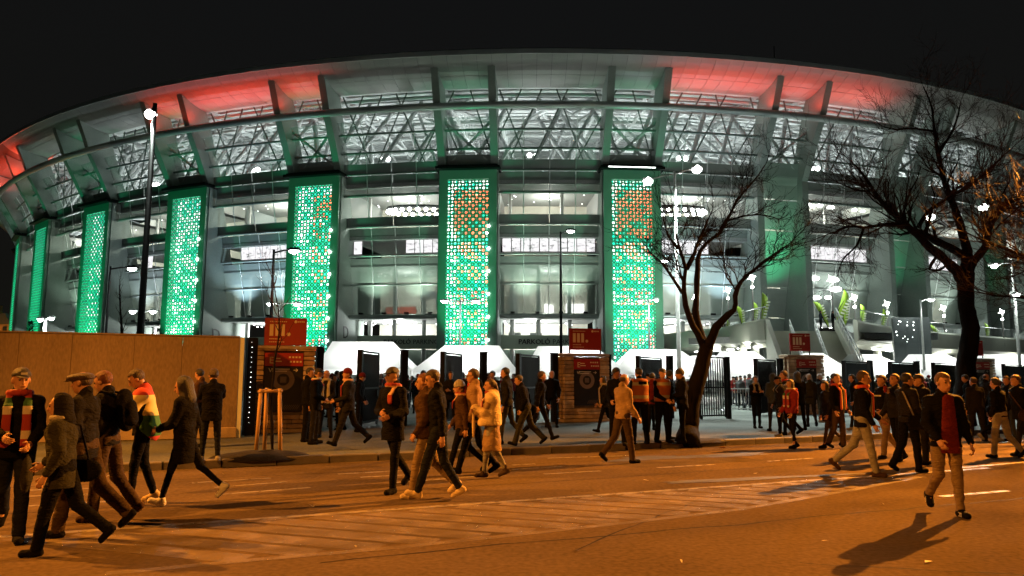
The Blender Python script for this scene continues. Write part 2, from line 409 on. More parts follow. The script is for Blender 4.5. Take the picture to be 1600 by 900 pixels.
def window_glow_mat():
    m = bpy.data.materials.new('lit_window'); m.use_nodes = True; N = m.node_tree.nodes; L = m.node_tree.links; b = N['Principled BSDF']
    b.inputs['Base Color'].default_value = (.4, .4, .4, 1)
    tc = N.new('ShaderNodeTexCoord'); mp = N.new('ShaderNodeMapping'); mp.inputs['Scale'].default_value = (1, 1.1, 2.6); L.new(tc.outputs['Object'], mp.inputs[0])
    n = N.new('ShaderNodeTexNoise'); n.inputs['Scale'].default_value = 1.5; n.inputs['Detail'].default_value = 6; n.inputs['Roughness'].default_value = .7; L.new(mp.outputs[0], n.inputs['Vector'])
    r = N.new('ShaderNodeValToRGB'); r.color_ramp.elements[0].position = .36; r.color_ramp.elements[0].color = (.08, .09, .08, 1); r.color_ramp.elements[1].position = .5; r.color_ramp.elements[1].color = (1, .97, 1, 1)
    L.new(n.outputs['Fac'], r.inputs[0]); L.new(r.outputs[0], b.inputs['Emission Color']); b.inputs['Emission Strength'].default_value = 1.1
    m.cycles.emission_sampling = 'NONE'; return m
M['lit_window'] = window_glow_mat()
# ---- roof rim: backing shell, soffit panels, tube ring
T0, T1 = PH0 - 8 * DPH, PH0 + 9 * DPH
shell = [(1.2, 35.32), (3.9, 35.75), (5.3, 36.3), (6.5, 37.15), (6.55, 37.5), (5.5, 38.1), (-8, 39.5), (-60, 44.2), (-60, 43.6), (-8, 37.1), (1.0, 35.9)]
ring_quads(shell, 0, 2 * math.pi, 240, True).build('roof_shell', M['roof_top'], stadium)
pa = DPH / 12
def curved_panel(prof, half, n, gap, th=.07):
    mb = MB(); out = [(r + .0, z - th) for r, z in prof]
    ring_quads(out + prof[::-1], -half + gap, half - gap, n, True, mb)
    k = 2 * len(prof); mb.f.append(tuple(range(k))); mb.f.append(tuple(range(n * k, n * k + k))[::-1]); return mb
up = curved_panel([(3.93, 35.73), (4.6, 35.95), (5.3, 36.27), (5.95, 36.68), (6.48, 37.12)], pa / 2, 2, .00016).mesh('soffit_panel', M['soffit'])
lo = curved_panel([(1.2, 35.3), (2.2, 35.36), (3.1, 35.5), (3.89, 35.71)], pa / 2, 2, .00016).mesh('soffit_panel', M['soffit'])
for i in range(-66, 74):
    t = PH0 + DPH / 2 + (i + .5) * pa
    inst('soffit_panel', up, stadium, rz=t); inst('soffit_panel', lo, stadium, rz=t)
ring_quads(slab(6.5, 6.62, 36.95, 37.5), 0, 2 * math.pi, 240, True).build('roof_edge', M['ring_metal'], stadium)
ring_quads(circ(4.05, 32.1, .42, 12), 0, 2 * math.pi, 300, True).build('ring_tube', M['ring_metal'], stadium, True)
# ---- fins
fin_poly = [(.0, 0), (.0, 25.6), (.7, 26.9), (2.0, 29.3), (3.55, 31.9), (4.5, 34.2), (5.35, 36.15), (4.5, 35.85), (3.6, 35.55), (2.4, 35.3), (1.3, 35.2), (.5, 33.5), (-.4, 31), (-1.8, 27.3), (-2.6, 23.4), (-3.6, 19.8), (-4.5, 16.4), (-5.2, 12.9), (-5.6, 9.2), (-7.5, 9.0), (-7.5, 0)]
mb = MB(); mb.prism(fin_poly, lambda a, b, h: Vector((RR + a, h, b)), -.42, .42)
fin_me = mb.mesh('facade_fin', M['concrete'])
cap = MB().box((RR + 5.3, 0, 36.1), (.35, .9, .32)).mesh('fin_cap', M['dark_metal'])
FINS = []
for k in range(-8, 8):
    for s_ in (-1, 1):
        t = PH0 + k * DPH + s_ * HW; FINS.append(t)
        inst('facade_fin', fin_me, stadium, rz=t)
# ---- facade bays between the pairs of fins (hb) and the narrow strips within a pair (hp)
hb = DPH / 2 - HW - .0022
hp = HW - .0022
def facade_strip(z0, z1, off, t0, t1, n=4, th=.06):
    zs = [z0] + [z for z, _ in PROF if z0 < z < z1] + [z1]
    a = [(pr(z) + off, z) for z in zs]; b = [(pr(z) + off - th, z) for z in zs][::-1]
    mb = MB(); ring_quads(a + b, t0, t1, n, True, mb); k = 2 * len(zs)
    mb.f.append(tuple(range(k))); mb.f.append(tuple(range(n * k, n * k + k))[::-1]); return mb
def rail(z, r, rad, h, n=8): 
    mb = ring_quads(circ(r, z, rad, 8), -h, h, n, True); return mb
cols = 4
cw = 2 * hb / cols
def cell(i, g=.00035): return (-hb + i * cw + g, -hb + (i + 1) * cw - g)
ROWS = [(9.35, 12.85, 'louvre', 0), (12.95, 15.1, 'louvre', 0), (15.2, 16.1, 'band', -.15), (18.5, 19.7, 'band_dark', -.5), (19.8, 20.9, 'band', 0), (23.3, 24.3, 'louvre', -.1), (24.4, 25.9, 'band_dark', -.3), (26.0, 27.2, 'band', 0), (27.3, 31.7, 'veil', 0)]
SEAM = 'facade_panel'
bay_parts = []       # (name, mesh, label)
for z0, z1, m_, off in ROWS:
    if m_ == 'veil':
        a = facade_strip(z0, z1, off, -hb, hb, 6).mesh('mesh_veil', M['veil']); bay_parts.append(('mesh_veil', a, None)); continue
    if m_ == 'louvre' and z0 < 20:
        for i in range(cols): bay_parts.append(('louvre_panel', facade_strip(z0, z1, off, *cell(i), n=2).mesh('louvre_panel', M[m_]), None))
    else:
        for i in range(0, cols, 2): bay_parts.append(('facade_panel', facade_strip(z0, z1, off, cell(i)[0], cell(i + 1)[1], n=3).mesh('facade_panel', M[m_]), None))
for z, rad, off in ((12.9, .12, .1), (16.35, .14, .15), (19.75, .12, .15), (23.35, .17, .2), (25.95, .1, .15), (28.3, .14, .3), (30.3, .14, .35)):
    bay_parts.append(('facade_rail', rail(z, pr(z) + off, rad, hb).mesh('facade_rail', M['ring_metal'] if z < 20 else M['rail_metal'], True), None))
mm = MB()
for i in range(1, cols):
    t = -hb + i * cw
    mm.tube([C(t, pr(z) + .08, z) for z in (9.3, 12.9, 16.2)], .05, 4); mm.tube([C(t, pr(z) + .05, z) for z in (20.9, 23.3, 27.3, 30.2, 31.7)], .055, 4)
    mm.tube([C(t, pr(z) - .45, z) for z in (16.2, 18.5, 19.8)], .05, 4)
bay_parts.append(('mullions', mm.mesh('mullions', M['truss']), None))
cn = MB(); ring_quads(slab(-4.6, -3.3, 8.75, 9.3), -hb, hb, 6, True, cn); ring_quads(circ(-3.3, 9.02, .28, 8), -hb, hb, 6, True, cn)
bay_parts.append(('canopy', cn.mesh('canopy', M['ring_metal'], True), None))
# rooms behind
rm = MB()
ring_quads([(-13, 0), (-13, 27.2)], -hb, hb, 4, False, rm)
bay_parts.append(('back_wall', rm.mesh('back_wall', M['plaster_warm']), None))
fl = MB()
for z, ro in ((9.0, -4.7), (15.3, -3.2), (18.55, -2.6), (24.7, -1.2)): ring_quads(slab(-13, ro, z - .2, z + .2), -hb, hb, 4, True, fl)
bay_parts.append(('floor_slab', fl.mesh('floor_slab', M['floor']), None))
rp = ring_quads(slab(-3.2, -2.95, 15.4, 16.5), -hb, hb, 4, True)
cl = MB()
for t in (-.75 * hb, -.2 * hb, .45 * hb): cl.tube([C(t, -6.5, 0), C(t, -6.5, 15.1)], .28, 8)
for t in (-.8 * hb, .3 * hb): cl.tube([C(t, -6.2, 18.6), C(t, -6.2, 24.6)], .22, 8)
bay_parts.append(('columns', cl.mesh('columns', M['plaster'], True), None))
gw = MB(); ring_quads([(-6.6, 6.0), (-6.6, 8.8)], -hb, hb, 4, False, gw)
ent = MB(); ring_quads(slab(-6.4, -5.6, 5.25, 6.9), -hb * .97, hb * .97, 6, True, ent)
bay_parts.append(('sign_band', ent.mesh('sign_band', M['sign_band']), None))
dk = MB(); ring_quads([(-7.4, 0.1), (-7.4, 5.2)], -hb, hb, 4, False, dk)
bay_parts.append(('entrance_wall', dk.mesh('entrance_wall', M['band_dark']), None))
BAYS = list(range(-7, 6))
win_meshes = []
npane = 10
for i in range(npane):
    a = -hb * .93 + 2 * hb * .93 * i / npane; b = a + 2 * hb * .93 / npane
    w = MB(); ring_quads(slab(-3.38, -3.3, 16.75, 18.3), a + .0004, b - .0006, 1, True, w); k = 4
    w.f.append((0, 1, 2, 3)); w.f.append((7, 6, 5, 4)); win_meshes.append(w.mesh('window_pane', M['lit_window']))
rnd = random.Random(4)
M['poster_red'] = mat('red_poster', (.5, .07, .03), .7, 0, .2, 3)
M['poster_grey'] = mat('grey_graphic', (.16, .17, .17), .7, 0, .1, 3)
for k in BAYS:
    t = PH0 + (k + .5) * DPH
    for nm, me, lb in bay_parts:
        o = inst(nm, me, stadium, rz=t)
        if nm in ('columns', 'mullions'): o['kind'] = 'stuff'
    for i, wm in enumerate(win_meshes):
        lit = {-2: i > 5 or i == 0, -1: True, -3: i > 1, 0: i < 6, 1: True, 2: True}.get(k, rnd.random() < .4)
        if lit: inst('window_pane', wm, stadium, rz=t)
    # ceiling spots: emissive discs on each storey
    sp = MB(); rows = [(24.35, 11), (14.95, 8), (8.6, 14)]
    for z, n in rows:
        for _ in range(n): sp.ball(C(t + rnd.uniform(-.9, .9) * hb, rnd.uniform(-11, -4.8), z - rnd.uniform(0, .25)), .085 if z > 9 else .13, 6, 4, (1, 1, .6))
    tag(sp.build('ceiling_lights', M['glow_soft'], stadium), kind='stuff')
    lamp('POINT', C(t, -7.5, 22.6) + Vector((CX, CY, 0)), 1150, (.97, 1, .88), .5)
    lamp('POINT', C(t, -8.5, 13.2) + Vector((CX, CY, 0)), 1400, (.90, 1, .90), .5)
    lamp('POINT', C(t - .3 * hb, -8.5, 6.6) + Vector((CX, CY, 0)), 2600, (.97, 1, .98), .6)
# strong hall lights in the bay right of the forked tree
def on_wall(px, py, r):
    lo_, hi_ = 60.0, 130.0
    for _ in range(40):
        m_ = (lo_ + hi_) / 2; p = at(px, py, m_)
        if math.hypot(p.x - CX, p.y - CY) > RR + r: lo_ = m_
        else: hi_ = m_
    return p - Vector((CX, CY, 0))
for px, py, rad in ((1247, 433, .42), (1273, 435, .5), (1303, 437, .55), (1306, 452, .6), (1246, 463, .38), (1276, 465, .45), (1294, 465, .4), (1262, 320, .42), (1281, 321, .4), (1298, 324, .4), (1335, 328, .3), (1348, 330, .26), (1225, 319, .3), (1190, 337, .25)):
    MB().ball(on_wall(px, py, -3.0), rad, 8, 5, (1.3, 1, .6)).build('hall_floodlight', M['glow_soft'], stadium)
# hanging ring lamps seen through the upper windows
for k, off in ((-2, .35), (0, -.4)):
    t = PH0 + (k + .5) * DPH + off * hb; c = C(t, -5.5, 22.3)
    q = MB(); 
    q.tube([c + Vector((math.cos(w) * 3.9, math.sin(w) * 1.6, .35)) for w in np.linspace(0, 2 * math.pi, 33)], .2, 6)
    o = q.build('hanging_ring', M['dark_back'], stadium)
    gq = MB()
    for w in np.linspace(0, 2 * math.pi, 25)[:-1]: gq.ball(c + Vector((math.cos(w) * 3.9, math.sin(w) * 1.6, -.05)), .24, 8, 5)
    tag(gq.build('ring_bulbs', M['glow_white'], o), kind='stuff')
# graphics inside the glazed hall
def local_quad(t, r, z, pts, name, m, h=.05):
    o = bpy.data.objects.new(name, None); mb = MB(); mb.prism(pts, lambda a, b, q: Vector((RR + r + q, a, z + b)), 0, h)
    bpy.data.objects.remove(o); return mb.build(name, m, stadium, rz=t)
tb = PH0 - 1.5 * DPH
local_quad(tb, -12.6, 9.6, [(-4.5, 0), (-.3, 0), (-.3, 1.5), (-4.5, 1.5)], 'wall_poster', M['poster_red'])
arc = [(1.6 + 1.8 * math.cos(w), 1.0 + 2.2 * math.sin(w)) for w in np.linspace(-.4, 2.6, 12)] + [(1.6 + .9 * math.cos(w), 1.1 + 1.3 * math.sin(w)) for w in np.linspace(2.4, -.3, 12)]
local_quad(tb, -12.6, 10, arc, 'wall_graphic', M['poster_grey'])
local_quad(PH0 - .5 * DPH, -12.6, 9.8, [(-4.8, 0), (-3.6, 0), (-3.8, 3), (-4.9, 2.6)], 'wall_graphic', M['poster_grey'])
local_quad(PH0 - .5 * DPH, -12.6, 10.2, [(2.6, 0), (5, 0), (5, 1.2), (2.6, 1.2)], 'wall_screen', M['glow_soft'])
local_quad(PH0 - .5 * DPH, -12.6, 10.2, [(-.2, 0), (1, 0), (1, 1.0), (-.2, 1.2)], 'wall_screen', M['glow_soft'])
for x0 in (-4.8, -2.2, .6, 2.6):
    local_quad(PH0 - .5 * DPH, -7.0, 6.5, [(x0, 0), (x0 + (1.5 if x0 < 0 else .9), 0), (x0 + (1.5 if x0 < 0 else .9), .8 if x0 < 0 else .45), (x0, .8 if x0 < 0 else .45)], 'hall_screen', M['poster_grey'])
# parking lettering on the entrance bands (faces outwards along the radius)
def band_text(t, parts, z, r, size, dy):
    """parts: (string, material, stretch)"""
    e = bpy.data.objects.new('lettering_panel', None); link(e, stadium); e.location = C(t, r, z); e.rotation_euler = (0, 0, t + math.pi / 2)
    x = dy
    for s_, m_, w in parts:
        o = text(s_, size, m_, (x, 0, 0), stadium, ext=.02)
        o.location = Vector(e.location) + Matrix.Rotation(t + math.pi / 2, 3, 'Z') @ Vector((x, 0, 0)); o.rotation_euler = (math.pi / 2, 0, t + math.pi / 2)
        x += w
    bpy.data.objects.remove(e)
band_text(PH0 - 1.5 * DPH, [('PARKOLÓ', M['ink'], 3.75), ('PARKING', M['ink'], 1)], 5.85, -5.55, .76, -2.2)
for o_ in (.012, -.012): band_text(PH0 - 1.5 * DPH, [('PARKOLÓ', M['ink'], 3.9)], 5.85 + o_, -5.545, .76, -2.2 + o_ * 2)
band_text(PH0 - .5 * DPH, [('PARKOLÓ', M['ink'], 4.1), ('PARKING', M['ink'], 1)], 5.82, -5.55, .84, -3.6)
for o_ in (.012, -.012): band_text(PH0 - .5 * DPH, [('PARKOLÓ', M['ink'], 3.9)], 5.82 + o_, -5.545, .84, -3.6 + o_ * 2)
# sector letters on the fin sides: the fin side facing the middle of the picture
def fin_text(t, side, lines, r0):
    # side +1: the face towards larger angle
    for s_, size, z in lines:
        o = bpy.data.objects.new('lettering', text_mesh(s_, size, M['ink'], .015)); link(o, stadium)
        p = C(t, 0, z); nrm = Vector((-math.sin(t), math.cos(t), 0)) * side; out = Vector((math.cos(t), math.sin(t), 0))
        # text reads from outer edge inwards when seen from outside-middle
        if side > 0: xd = -out; st = out * (-1.5)
        else: xd = out; st = out * (r0)
        zd = Vector((0, 0, 1)); yd = zd; nz = xd.cross(yd)
        mw = Matrix((xd, yd, nz)).transposed().to_4x4(); mw.translation = p + st + nrm * .45
        o.matrix_local = mw
for k, nums in ((-3, ('225-226', '125-126')), (-2, ('326-327', '226-227')), (0, ('328-329', '228-229'))):
    if k < 0: fin_text(PH0 + k * DPH + HW, 1, [('D', 2.1, 6.4), (nums[0], .8, 5.1), (nums[1], .8, 4.0)], 0)
    else: fin_text(PH0 + k * DPH - HW, -1, [('E', 2.0, 6.4), (nums[0], .95, 4.9)], -4.6)
# ---- strips between the two fins of a pair, above the tower boxes
veil_p = facade_strip(27.9, 31.7, -.1, -hp, hp, 2).mesh('mesh_veil', M['veil'])
pair_panel = facade_strip(26.1, 27.8, -.1, -hp, hp, 2).mesh('facade_panel', M['band'])
xb = MB()
for a, b in (((-hp, 26.6), (hp, 31.4)), ((hp, 26.6), (-hp, 31.4))):
    xb.tube([C(a[0], pr(a[1]) - .35, a[1]), C((a[0] + b[0]) / 2, pr(29) - .35, 29), C(b[0], pr(b[1]) - .35, b[1])], .17, 6)
xb_me = xb.mesh('cross_brace', M['ring_metal'])
rails_p = MB()
for z in (28.3, 30.3): ring_quads(circ(pr(z) + .35, z, .14, 8), -hp, hp, 2, True, rails_p)
rails_pm = rails_p.mesh('facade_rail', M['rail_metal'])
# ---- tower boxes with the perforated screens
M['tower_paint'] = mat('tower_paint', (.17, .30, .225), .5, .1, .06, .3)
M['screen_metal'] = mat('perforated_screen', (.10, .42, .27), .45, .2, .08, .5)
M['led_green'] = mat('green_led', (.05, .3, .18), .5, 0, 0, emit=(.0, .95, .52), estr=2.4)
def tower_back_mat():
    """lit stairwell behind the screen: storeys with white, red and green checker panels"""
    m = bpy.data.materials.new('stairwell_glow'); m.use_nodes = True; N = m.node_tree.nodes; L = m.node_tree.links; b = N['Principled BSDF']
    b.inputs['Base Color'].default_value = (.3, .3, .3, 1)
    tc = N.new('ShaderNodeTexCoord'); ge = N.new('ShaderNodeNewGeometry'); sx = N.new('ShaderNodeSeparateXYZ'); L.new(tc.outputs['Object'], sx.inputs[0])
    def mth(op, a, b_=None, c=None):
        n = N.new('ShaderNodeMath'); n.operation = op
        for i, q in enumerate((a, b_, c)):
            if q is None: continue
            if isinstance(q, (int, float)): n.inputs[i].default_value = q
            else: L.new(q, n.inputs[i])
        return n.outputs[0]
    y, z = sx.outputs['Y'], sx.outputs['Z']
    cyy = mth('FLOOR', mth('DIVIDE', mth('ADD', y, 10.0), .4)); czz = mth('FLOOR', mth('DIVIDE', mth('SUBTRACT', z, 1.0), .4))
    par = mth('MODULO', mth('ADD', cyy, czz), 2.0)
    wn = N.new('ShaderNodeTexWhiteNoise'); wn.noise_dimensions = '2D'; cb = N.new('ShaderNodeCombineXYZ'); L.new(cyy, cb.inputs[0]); L.new(czz, cb.inputs[1]); L.new(cb.outputs[0], wn.inputs['Vector'])
    # smooth large noise decides where the red parts are
    n2 = N.new('ShaderNodeTexNoise'); n2.inputs['Scale'].default_value = .55; n2.inputs['Detail'].default_value = 1; L.new(tc.outputs['Object'], n2.inputs['Vector'])
    oi = N.new('ShaderNodeObjectInfo')
    cs = N.new('ShaderNodeSeparateColor'); L.new(oi.outputs['Color'], cs.inputs[0])
    hzr = N.new('ShaderNodeMapRange'); hzr.inputs[1].default_value = 13.5; hzr.inputs[2].default_value = 19.0; L.new(z, hzr.inputs[0]); hiz = hzr.outputs[0]
    redf = mth('GREATER_THAN', mth('ADD', wn.outputs['Value'], mth('MULTIPLY', mth('MULTIPLY', hiz, cs.outputs[1]), .52)), .66)
    redf = mth('MULTIPLY', redf, mth('GREATER_THAN', mth('ADD', mth('MULTIPLY', y, .41), .5), mth('SUBTRACT', cs.outputs[0], .3)))
    redf = mth('MULTIPLY', redf, mth('LESS_THAN', z, 23.6))
    # the left towers are seen too obliquely to show red: it belongs to the three front towers (object colour alpha)
    redf = mth('MULTIPLY', redf, mth('GREATER_THAN', oi.outputs['Alpha'], .5))
    redf = mth('MULTIPLY', redf, mth('GREATER_THAN', y, -1.7))
    white = (1.0, 1.0, .95, 1); red = (1.0, .05, .015, 1); teal = (.0, .85, .55, 1)
    def mix(f, a, b_):
        x = N.new('ShaderNodeMix'); x.data_type = 'RGBA'; L.new(f, x.inputs['Factor'])
        for i, q in (('A', a), ('B', b_)):
            if isinstance(q, tuple): x.inputs[6 if i == 'A' else 7].default_value = q
            else: L.new(q, x.inputs[6 if i == 'A' else 7])
        return x.outputs[2]
    c1 = mix(mth('LESS_THAN', wn.outputs['Value'], .42), white, teal)
    rdm = N.new('ShaderNodeMapRange'); rdm.inputs[1].default_value = .35; rdm.inputs[2].default_value = .65; rdm.inputs[3].default_value = 0; rdm.inputs[4].default_value = 1; L.new(n2.outputs['Fac'], rdm.inputs[0])
    redc = mix(rdm.outputs[0], (.55, .02, .01, 1), (1, .16, .07, 1))
    c1 = mix(mth('MULTIPLY', redf, par), c1, redc)
    topz = mth('GREATER_THAN', z, 17.6)
    dark = mth('MULTIPLY', mth('MULTIPLY', redf, topz), mth('SUBTRACT', 1.0, par))
    c1 = mix(dark, c1, (.03, .07, .04, 1))
    # storey bands
    fz = mth('MODULO', mth('ADD', z, 1.0), 2.62)
    band = mth('LESS_THAN', fz, .5); band = mth('MULTIPLY', band, mth('LESS_THAN', z, 18.6))
    c1 = mix(band, c1, (.0, .45, .3, 1))
    L.new(c1, b.inputs['Emission Color'])  # emission on the wall stands in for the stairwell lamps
    st = mth('MULTIPLY_ADD', wn.outputs['Value'], 1.8, 1.3)
    st = mth('MULTIPLY', st, mth('MULTIPLY_ADD', mth('MULTIPLY', redf, par), 1.1, 1.0))
    L.new(st, b.inputs['Emission Strength']); m.cycles.emission_sampling = 'NONE'
    return m
M['tower_back'] = tower_back_mat()
TB_H = 25.75; FR = .35
tw = {}
def tbox(mb, x0, x1, y0, y1, z0, z1): return mb.box((RR + (x0 + x1) / 2, (y0 + y1) / 2, (z0 + z1) / 2), (x1 - x0, y1 - y0, z1 - z0))
f_ = MB(); tbox(f_, -2.6, FR, -3.36, -2.44, 0, TB_H); tbox(f_, -2.6, FR, 2.44, 3.36, 0, TB_H); tbox(f_, -2.6, FR - .003, -2.44, 2.44, 24.65, TB_H - .003); tbox(f_, -2.6, FR - .003, -2.44, 2.44, 0, 1.0)
tw['frame'] = f_.mesh('tower_frame', M['tower_paint'])
c_ = MB(); tbox(c_, -2.6, FR + .75, -3.75, 3.75, TB_H + .002, TB_H + .32); tbox(c_, -2.0, FR + .5, -3.5, 3.5, TB_H + .322, TB_H + .5)
tw['cap'] = c_.mesh('tower_cap', M['dark_metal'])
l_ = MB(); tbox(l_, FR + .755, FR + .80, -2.9, 2.6, TB_H + .1, TB_H + .2)
tw['strip'] = l_.mesh('light_strip', M['glow_soft'])
b_ = MB(); tbox(b_, -.62, -.55, -2.44, 2.44, 1.0, 24.65); tw['back'] = b_.mesh('stairwell_wall', M['tower_back'])
# perforated plate: octagonal holes, checkered large and small, front and back skin with reveals
pc = .4067; nx, nz = 12, 58
P = MB(); LD = MB()
def hole_cell(y, z, rad):
    h = pc / 2; oc = [(y + rad * math.cos(w), z + rad * math.sin(w)) for w in [math.pi / 8 + math.pi / 4 * i for i in range(8)]]
    sq = [(y + h, z), (y + h, z + h), (y, z + h), (y - h, z + h), (y - h, z), (y - h, z - h), (y, z - h), (y + h, z - h)]
    # outer ring of 8 points matched to the octagon's 8 sides
    vs = [(RR + FR - .06, a, b) for a, b in sq] + [(RR + FR - .06, a, b) for a, b in oc] + [(RR + FR - .14, a, b) for a, b in oc]
    fs = []
    for i in range(8):
        fs.append((i, (i + 1) % 8, 8 + i)); fs.append(((i + 1) % 8, 8 + (i + 1) % 8, 8 + i)) 
        fs.append((8 + i, 8 + (i + 1) % 8, 16 + (i + 1) % 8, 16 + i))
    return vs, fs
for i in range(nx):
    for j in range(nz):
        y = -2.44 + (i + .5) * pc; z = 1.0 + (j + .5) * pc + .03
        v, f = hole_cell(y, z, .165 if (i + j) % 2 else .10); P.add(v, f)
for i in range(nx + 1):
    for j in range(nz + 1):
        y = -2.44 + i * pc; z = 1.03 + j * pc
        LD.add([(RR + FR - .05, y - .045, z - .045), (RR + FR - .05, y + .045, z - .045), (RR + FR - .05, y + .045, z + .045), (RR + FR - .05, y - .045, z + .045)], [(0, 1, 2, 3)])
LH = MB(); LH.v = LD.v; LH.f = [f for f in LD.f if LD.v[f[0]][2] < 16.0]; tw['led_low'] = LH.mesh('led_studs', M['led_green'])
tw['screen'] = P.mesh('perforated_screen', M['screen_metal']); tw['led'] = LD.mesh('led_studs', M['led_green'])
wl = MB(); rr2 = random.Random(9)
for j in range(1, 8):
    z = 2.62 * j - .1
    for y in (-1.85, -1.65, 2.1, -1.75): wl.ball((RR - .3, y + rr2.uniform(-.1, .1), z + rr2.uniform(-.5, .6)), rr2.uniform(.10, .17), 8, 5)
    wl.ball((RR + FR + .02, 2.46, z + .85), .15, 8, 5)
tw['bulbs'] = wl.mesh('stair_lights', M['glow_white'])
lad = MB()
for j in range(15): lad.box((RR - .8, -2.75, 9.8 + j * 1.02), (.1, .8, .78))
M['green_sheet'] = louvre_mat('pale_sheet', (.36, .42, .38), 0)
for k in range(-8, 8):
    t = PH0 + k * DPH
    inst('facade_panel', pair_panel, stadium, rz=t); inst('mesh_veil', veil_p, stadium, rz=t); inst('cross_brace', xb_me, stadium, rz=t); inst('facade_rail', rails_pm, stadium, rz=t)
    W = lambda r, z, dt=0: C(t + dt, r, z) + Vector((CX, CY, 0))
    if k <= 0:
        tr = bpy.data.objects.new('stair_tower', None); link(tr, stadium); tr.rotation_euler = (0, 0, t)
        tr['label'] = 'stair tower with a green lit perforated screen'
        for key in ('frame', 'cap', 'back', 'screen', 'led_low' if k in (-1, 0) else 'led') + (('bulbs',) if k in (-3, -2, -1) else ()) + (('strip',) if k == 0 else ()):
            o = inst(tw[key].name.split('.')[0], tw[key], tr)
            if key in ('screen', 'led', 'led_low', 'bulbs'): o['kind'] = 'stuff'
            if key == 'back': o.color = ({-2: .62, -1: .0, 0: .0}.get(k, 0), {-2: .35, -1: 1, 0: 1}.get(k, 0), 0, 1 if k >= -2 else 0)
        vis = k >= -6
        if vis:
            lamp('SPOT', W(5.5, .6), 9000 if k > -3 else 9000, (.02, 1, .42), .35, W(.3, 11.5), 48, .8, 'green_flood')
            lamp('SPOT', W(6.5, 1.0), 9500, (.02, 1, .42), .35, W(.3, 22), 30, .9, 'green_flood')
        lamp('SPOT', W(.8, 26.5), 120, (.05, 1, .4), .25, W(2.0, 31), 110, .8, 'green_uplight')
    else:
        for z0, z1 in ((0, 9.2), (9.35, 12.85), (12.95, 16.3), (16.45, 19.7), (19.85, 23.3), (23.45, 26.3)):
            inst('facade_panel', facade_strip(z0, z1, -.1, -hp, hp, 2).mesh('facade_panel', M['green_sheet']), stadium, rz=t)
        if k == 1:
            inst('ladder_windows', lad.mesh('ladder_windows', M['glow_soft']), stadium, rz=t)['kind'] = 'stuff'
        if k < 4:
            lamp('SPOT', W(2.4, 9.6, -.3 * hp), (2600 if k == 1 else 900), (.02, 1, .40), .3, W(-2.6, 18), 60, .9, 'green_flood')
            lamp('SPOT', W(6, 8.0), (4500 if k == 1 else 1000), (.02, 1, .40), .35, W(-1.2, 16), 22, .95, 'green_flood')
# white floods on the canopies washing the bays
fb = MB()
for y in (-4.3, -1.4, 1.4, 4.3): fb.box((RR - 3.2, y, 9.42), (.34, .5, .22))
fb_me = fb.mesh('flood_boxes', M['dark_metal'])
for k in BAYS:
    t = PH0 + (k + .5) * DPH
    inst('flood_boxes', fb_me, stadium, rz=t)['kind'] = 'stuff'
    colr = {0: (.62, .84, 1), -3: (.60, .84, 1), -4: (.78, .92, 1)}.get(k, (.72, 1, .78) if k < 0 else (.86, 1, .90))
    pw = {0: 2600, 1: 1500, -3: 3200, -4: 2200}.get(k, 1750)
    for q in (-.5, .5):
        lamp('SPOT', C(t + q * hb, -1.6, 9.7) + Vector((CX, CY, 0)), pw, colr, .3, C(t + q * hb * .8, -2.8, 16.5) + Vector((CX, CY, 0)), 92, 1, 'canopy_flood')
# red uplights on the soffit
M['spot_body'] = M['dark_metal']
def red_spots(ks, n, power=400):
    for a, b in ks:
        for i in range(n):
            t = a + (b - a) * (i + .5) / n
            p = C(t, 4.1, 32.75) + Vector((CX, CY, 0))
            lamp('SPOT', p, power, (1, .05, .02), .2, C(t, 3.6, 36.5) + Vector((CX, CY, 0)), 155, .9, 'red_flood')
bt = lambda k: (PH0 + k * DPH + HW, PH0 + (k + 1) * DPH - HW); pt_ = lambda k: (PH0 + k * DPH - HW, PH0 + k * DPH + HW)
red_spots([bt(-3)], 5); red_spots([pt_(-3), pt_(-2)], 2); red_spots([(bt(-6)[0], bt(-5)[0])], 6, 900)
red_spots([bt(0)], 5, 400); red_spots([pt_(1)], 2, 420); red_spots([(bt(1)[0], bt(1)[0] + .08)], 3)
# weak white fill on the whole soffit from added, unseen spots in open air
for i in range(-6, 5):
    for q in (.25, .75):
        t = PH0 + (i + q) * DPH
        lamp('SPOT', C(t, 7.5, 31.2) + Vector((CX, CY, 0)), (34 if i < -3 else 12 if i < 2 else 24), (.92, 1, .66), .3, C(t, 4, 36.5) + Vector((CX, CY, 0)), 150, 1, 'soffit_fill')
# ---- roof steel and roof underside
tr_ = MB(); rnd = random.Random(11); hb2 = DPH / 2
def deck_z(r): return (35.9 if r > -8 else 37.1) + (1.0 - r) * .133 if r > -8 else 37.1 + (-8 - r) * .125
def rpt(u, r, dz): return C(u * hb2, r, deck_z(r) - dz)
for r in (0, -5, -10, -16, -23, -31, -40):
    d = 1.2 + abs(r) * .10
    ring_quads(circ(r, deck_z(r) - d, .2, 6), -hb2, hb2, 5, True, tr_)
rr_ = (0.3, -5, -10, -16, -23, -31, -40)
for ui, u in enumerate((-.68, .68)):
    for a, b in zip(rr_[:-1], rr_[1:]):
        tr_.tube([rpt(u, a, .3), rpt(u, b, .3)], .2, 5); tr_.tube([rpt(u, a, 1.2 + abs(a) * .1), rpt(u, b, 1.2 + abs(b) * .1)], .24, 5)
        tr_.tube([rpt(u, a, .3), rpt(u, b, 1.2 + abs(b) * .1)], .15, 5)
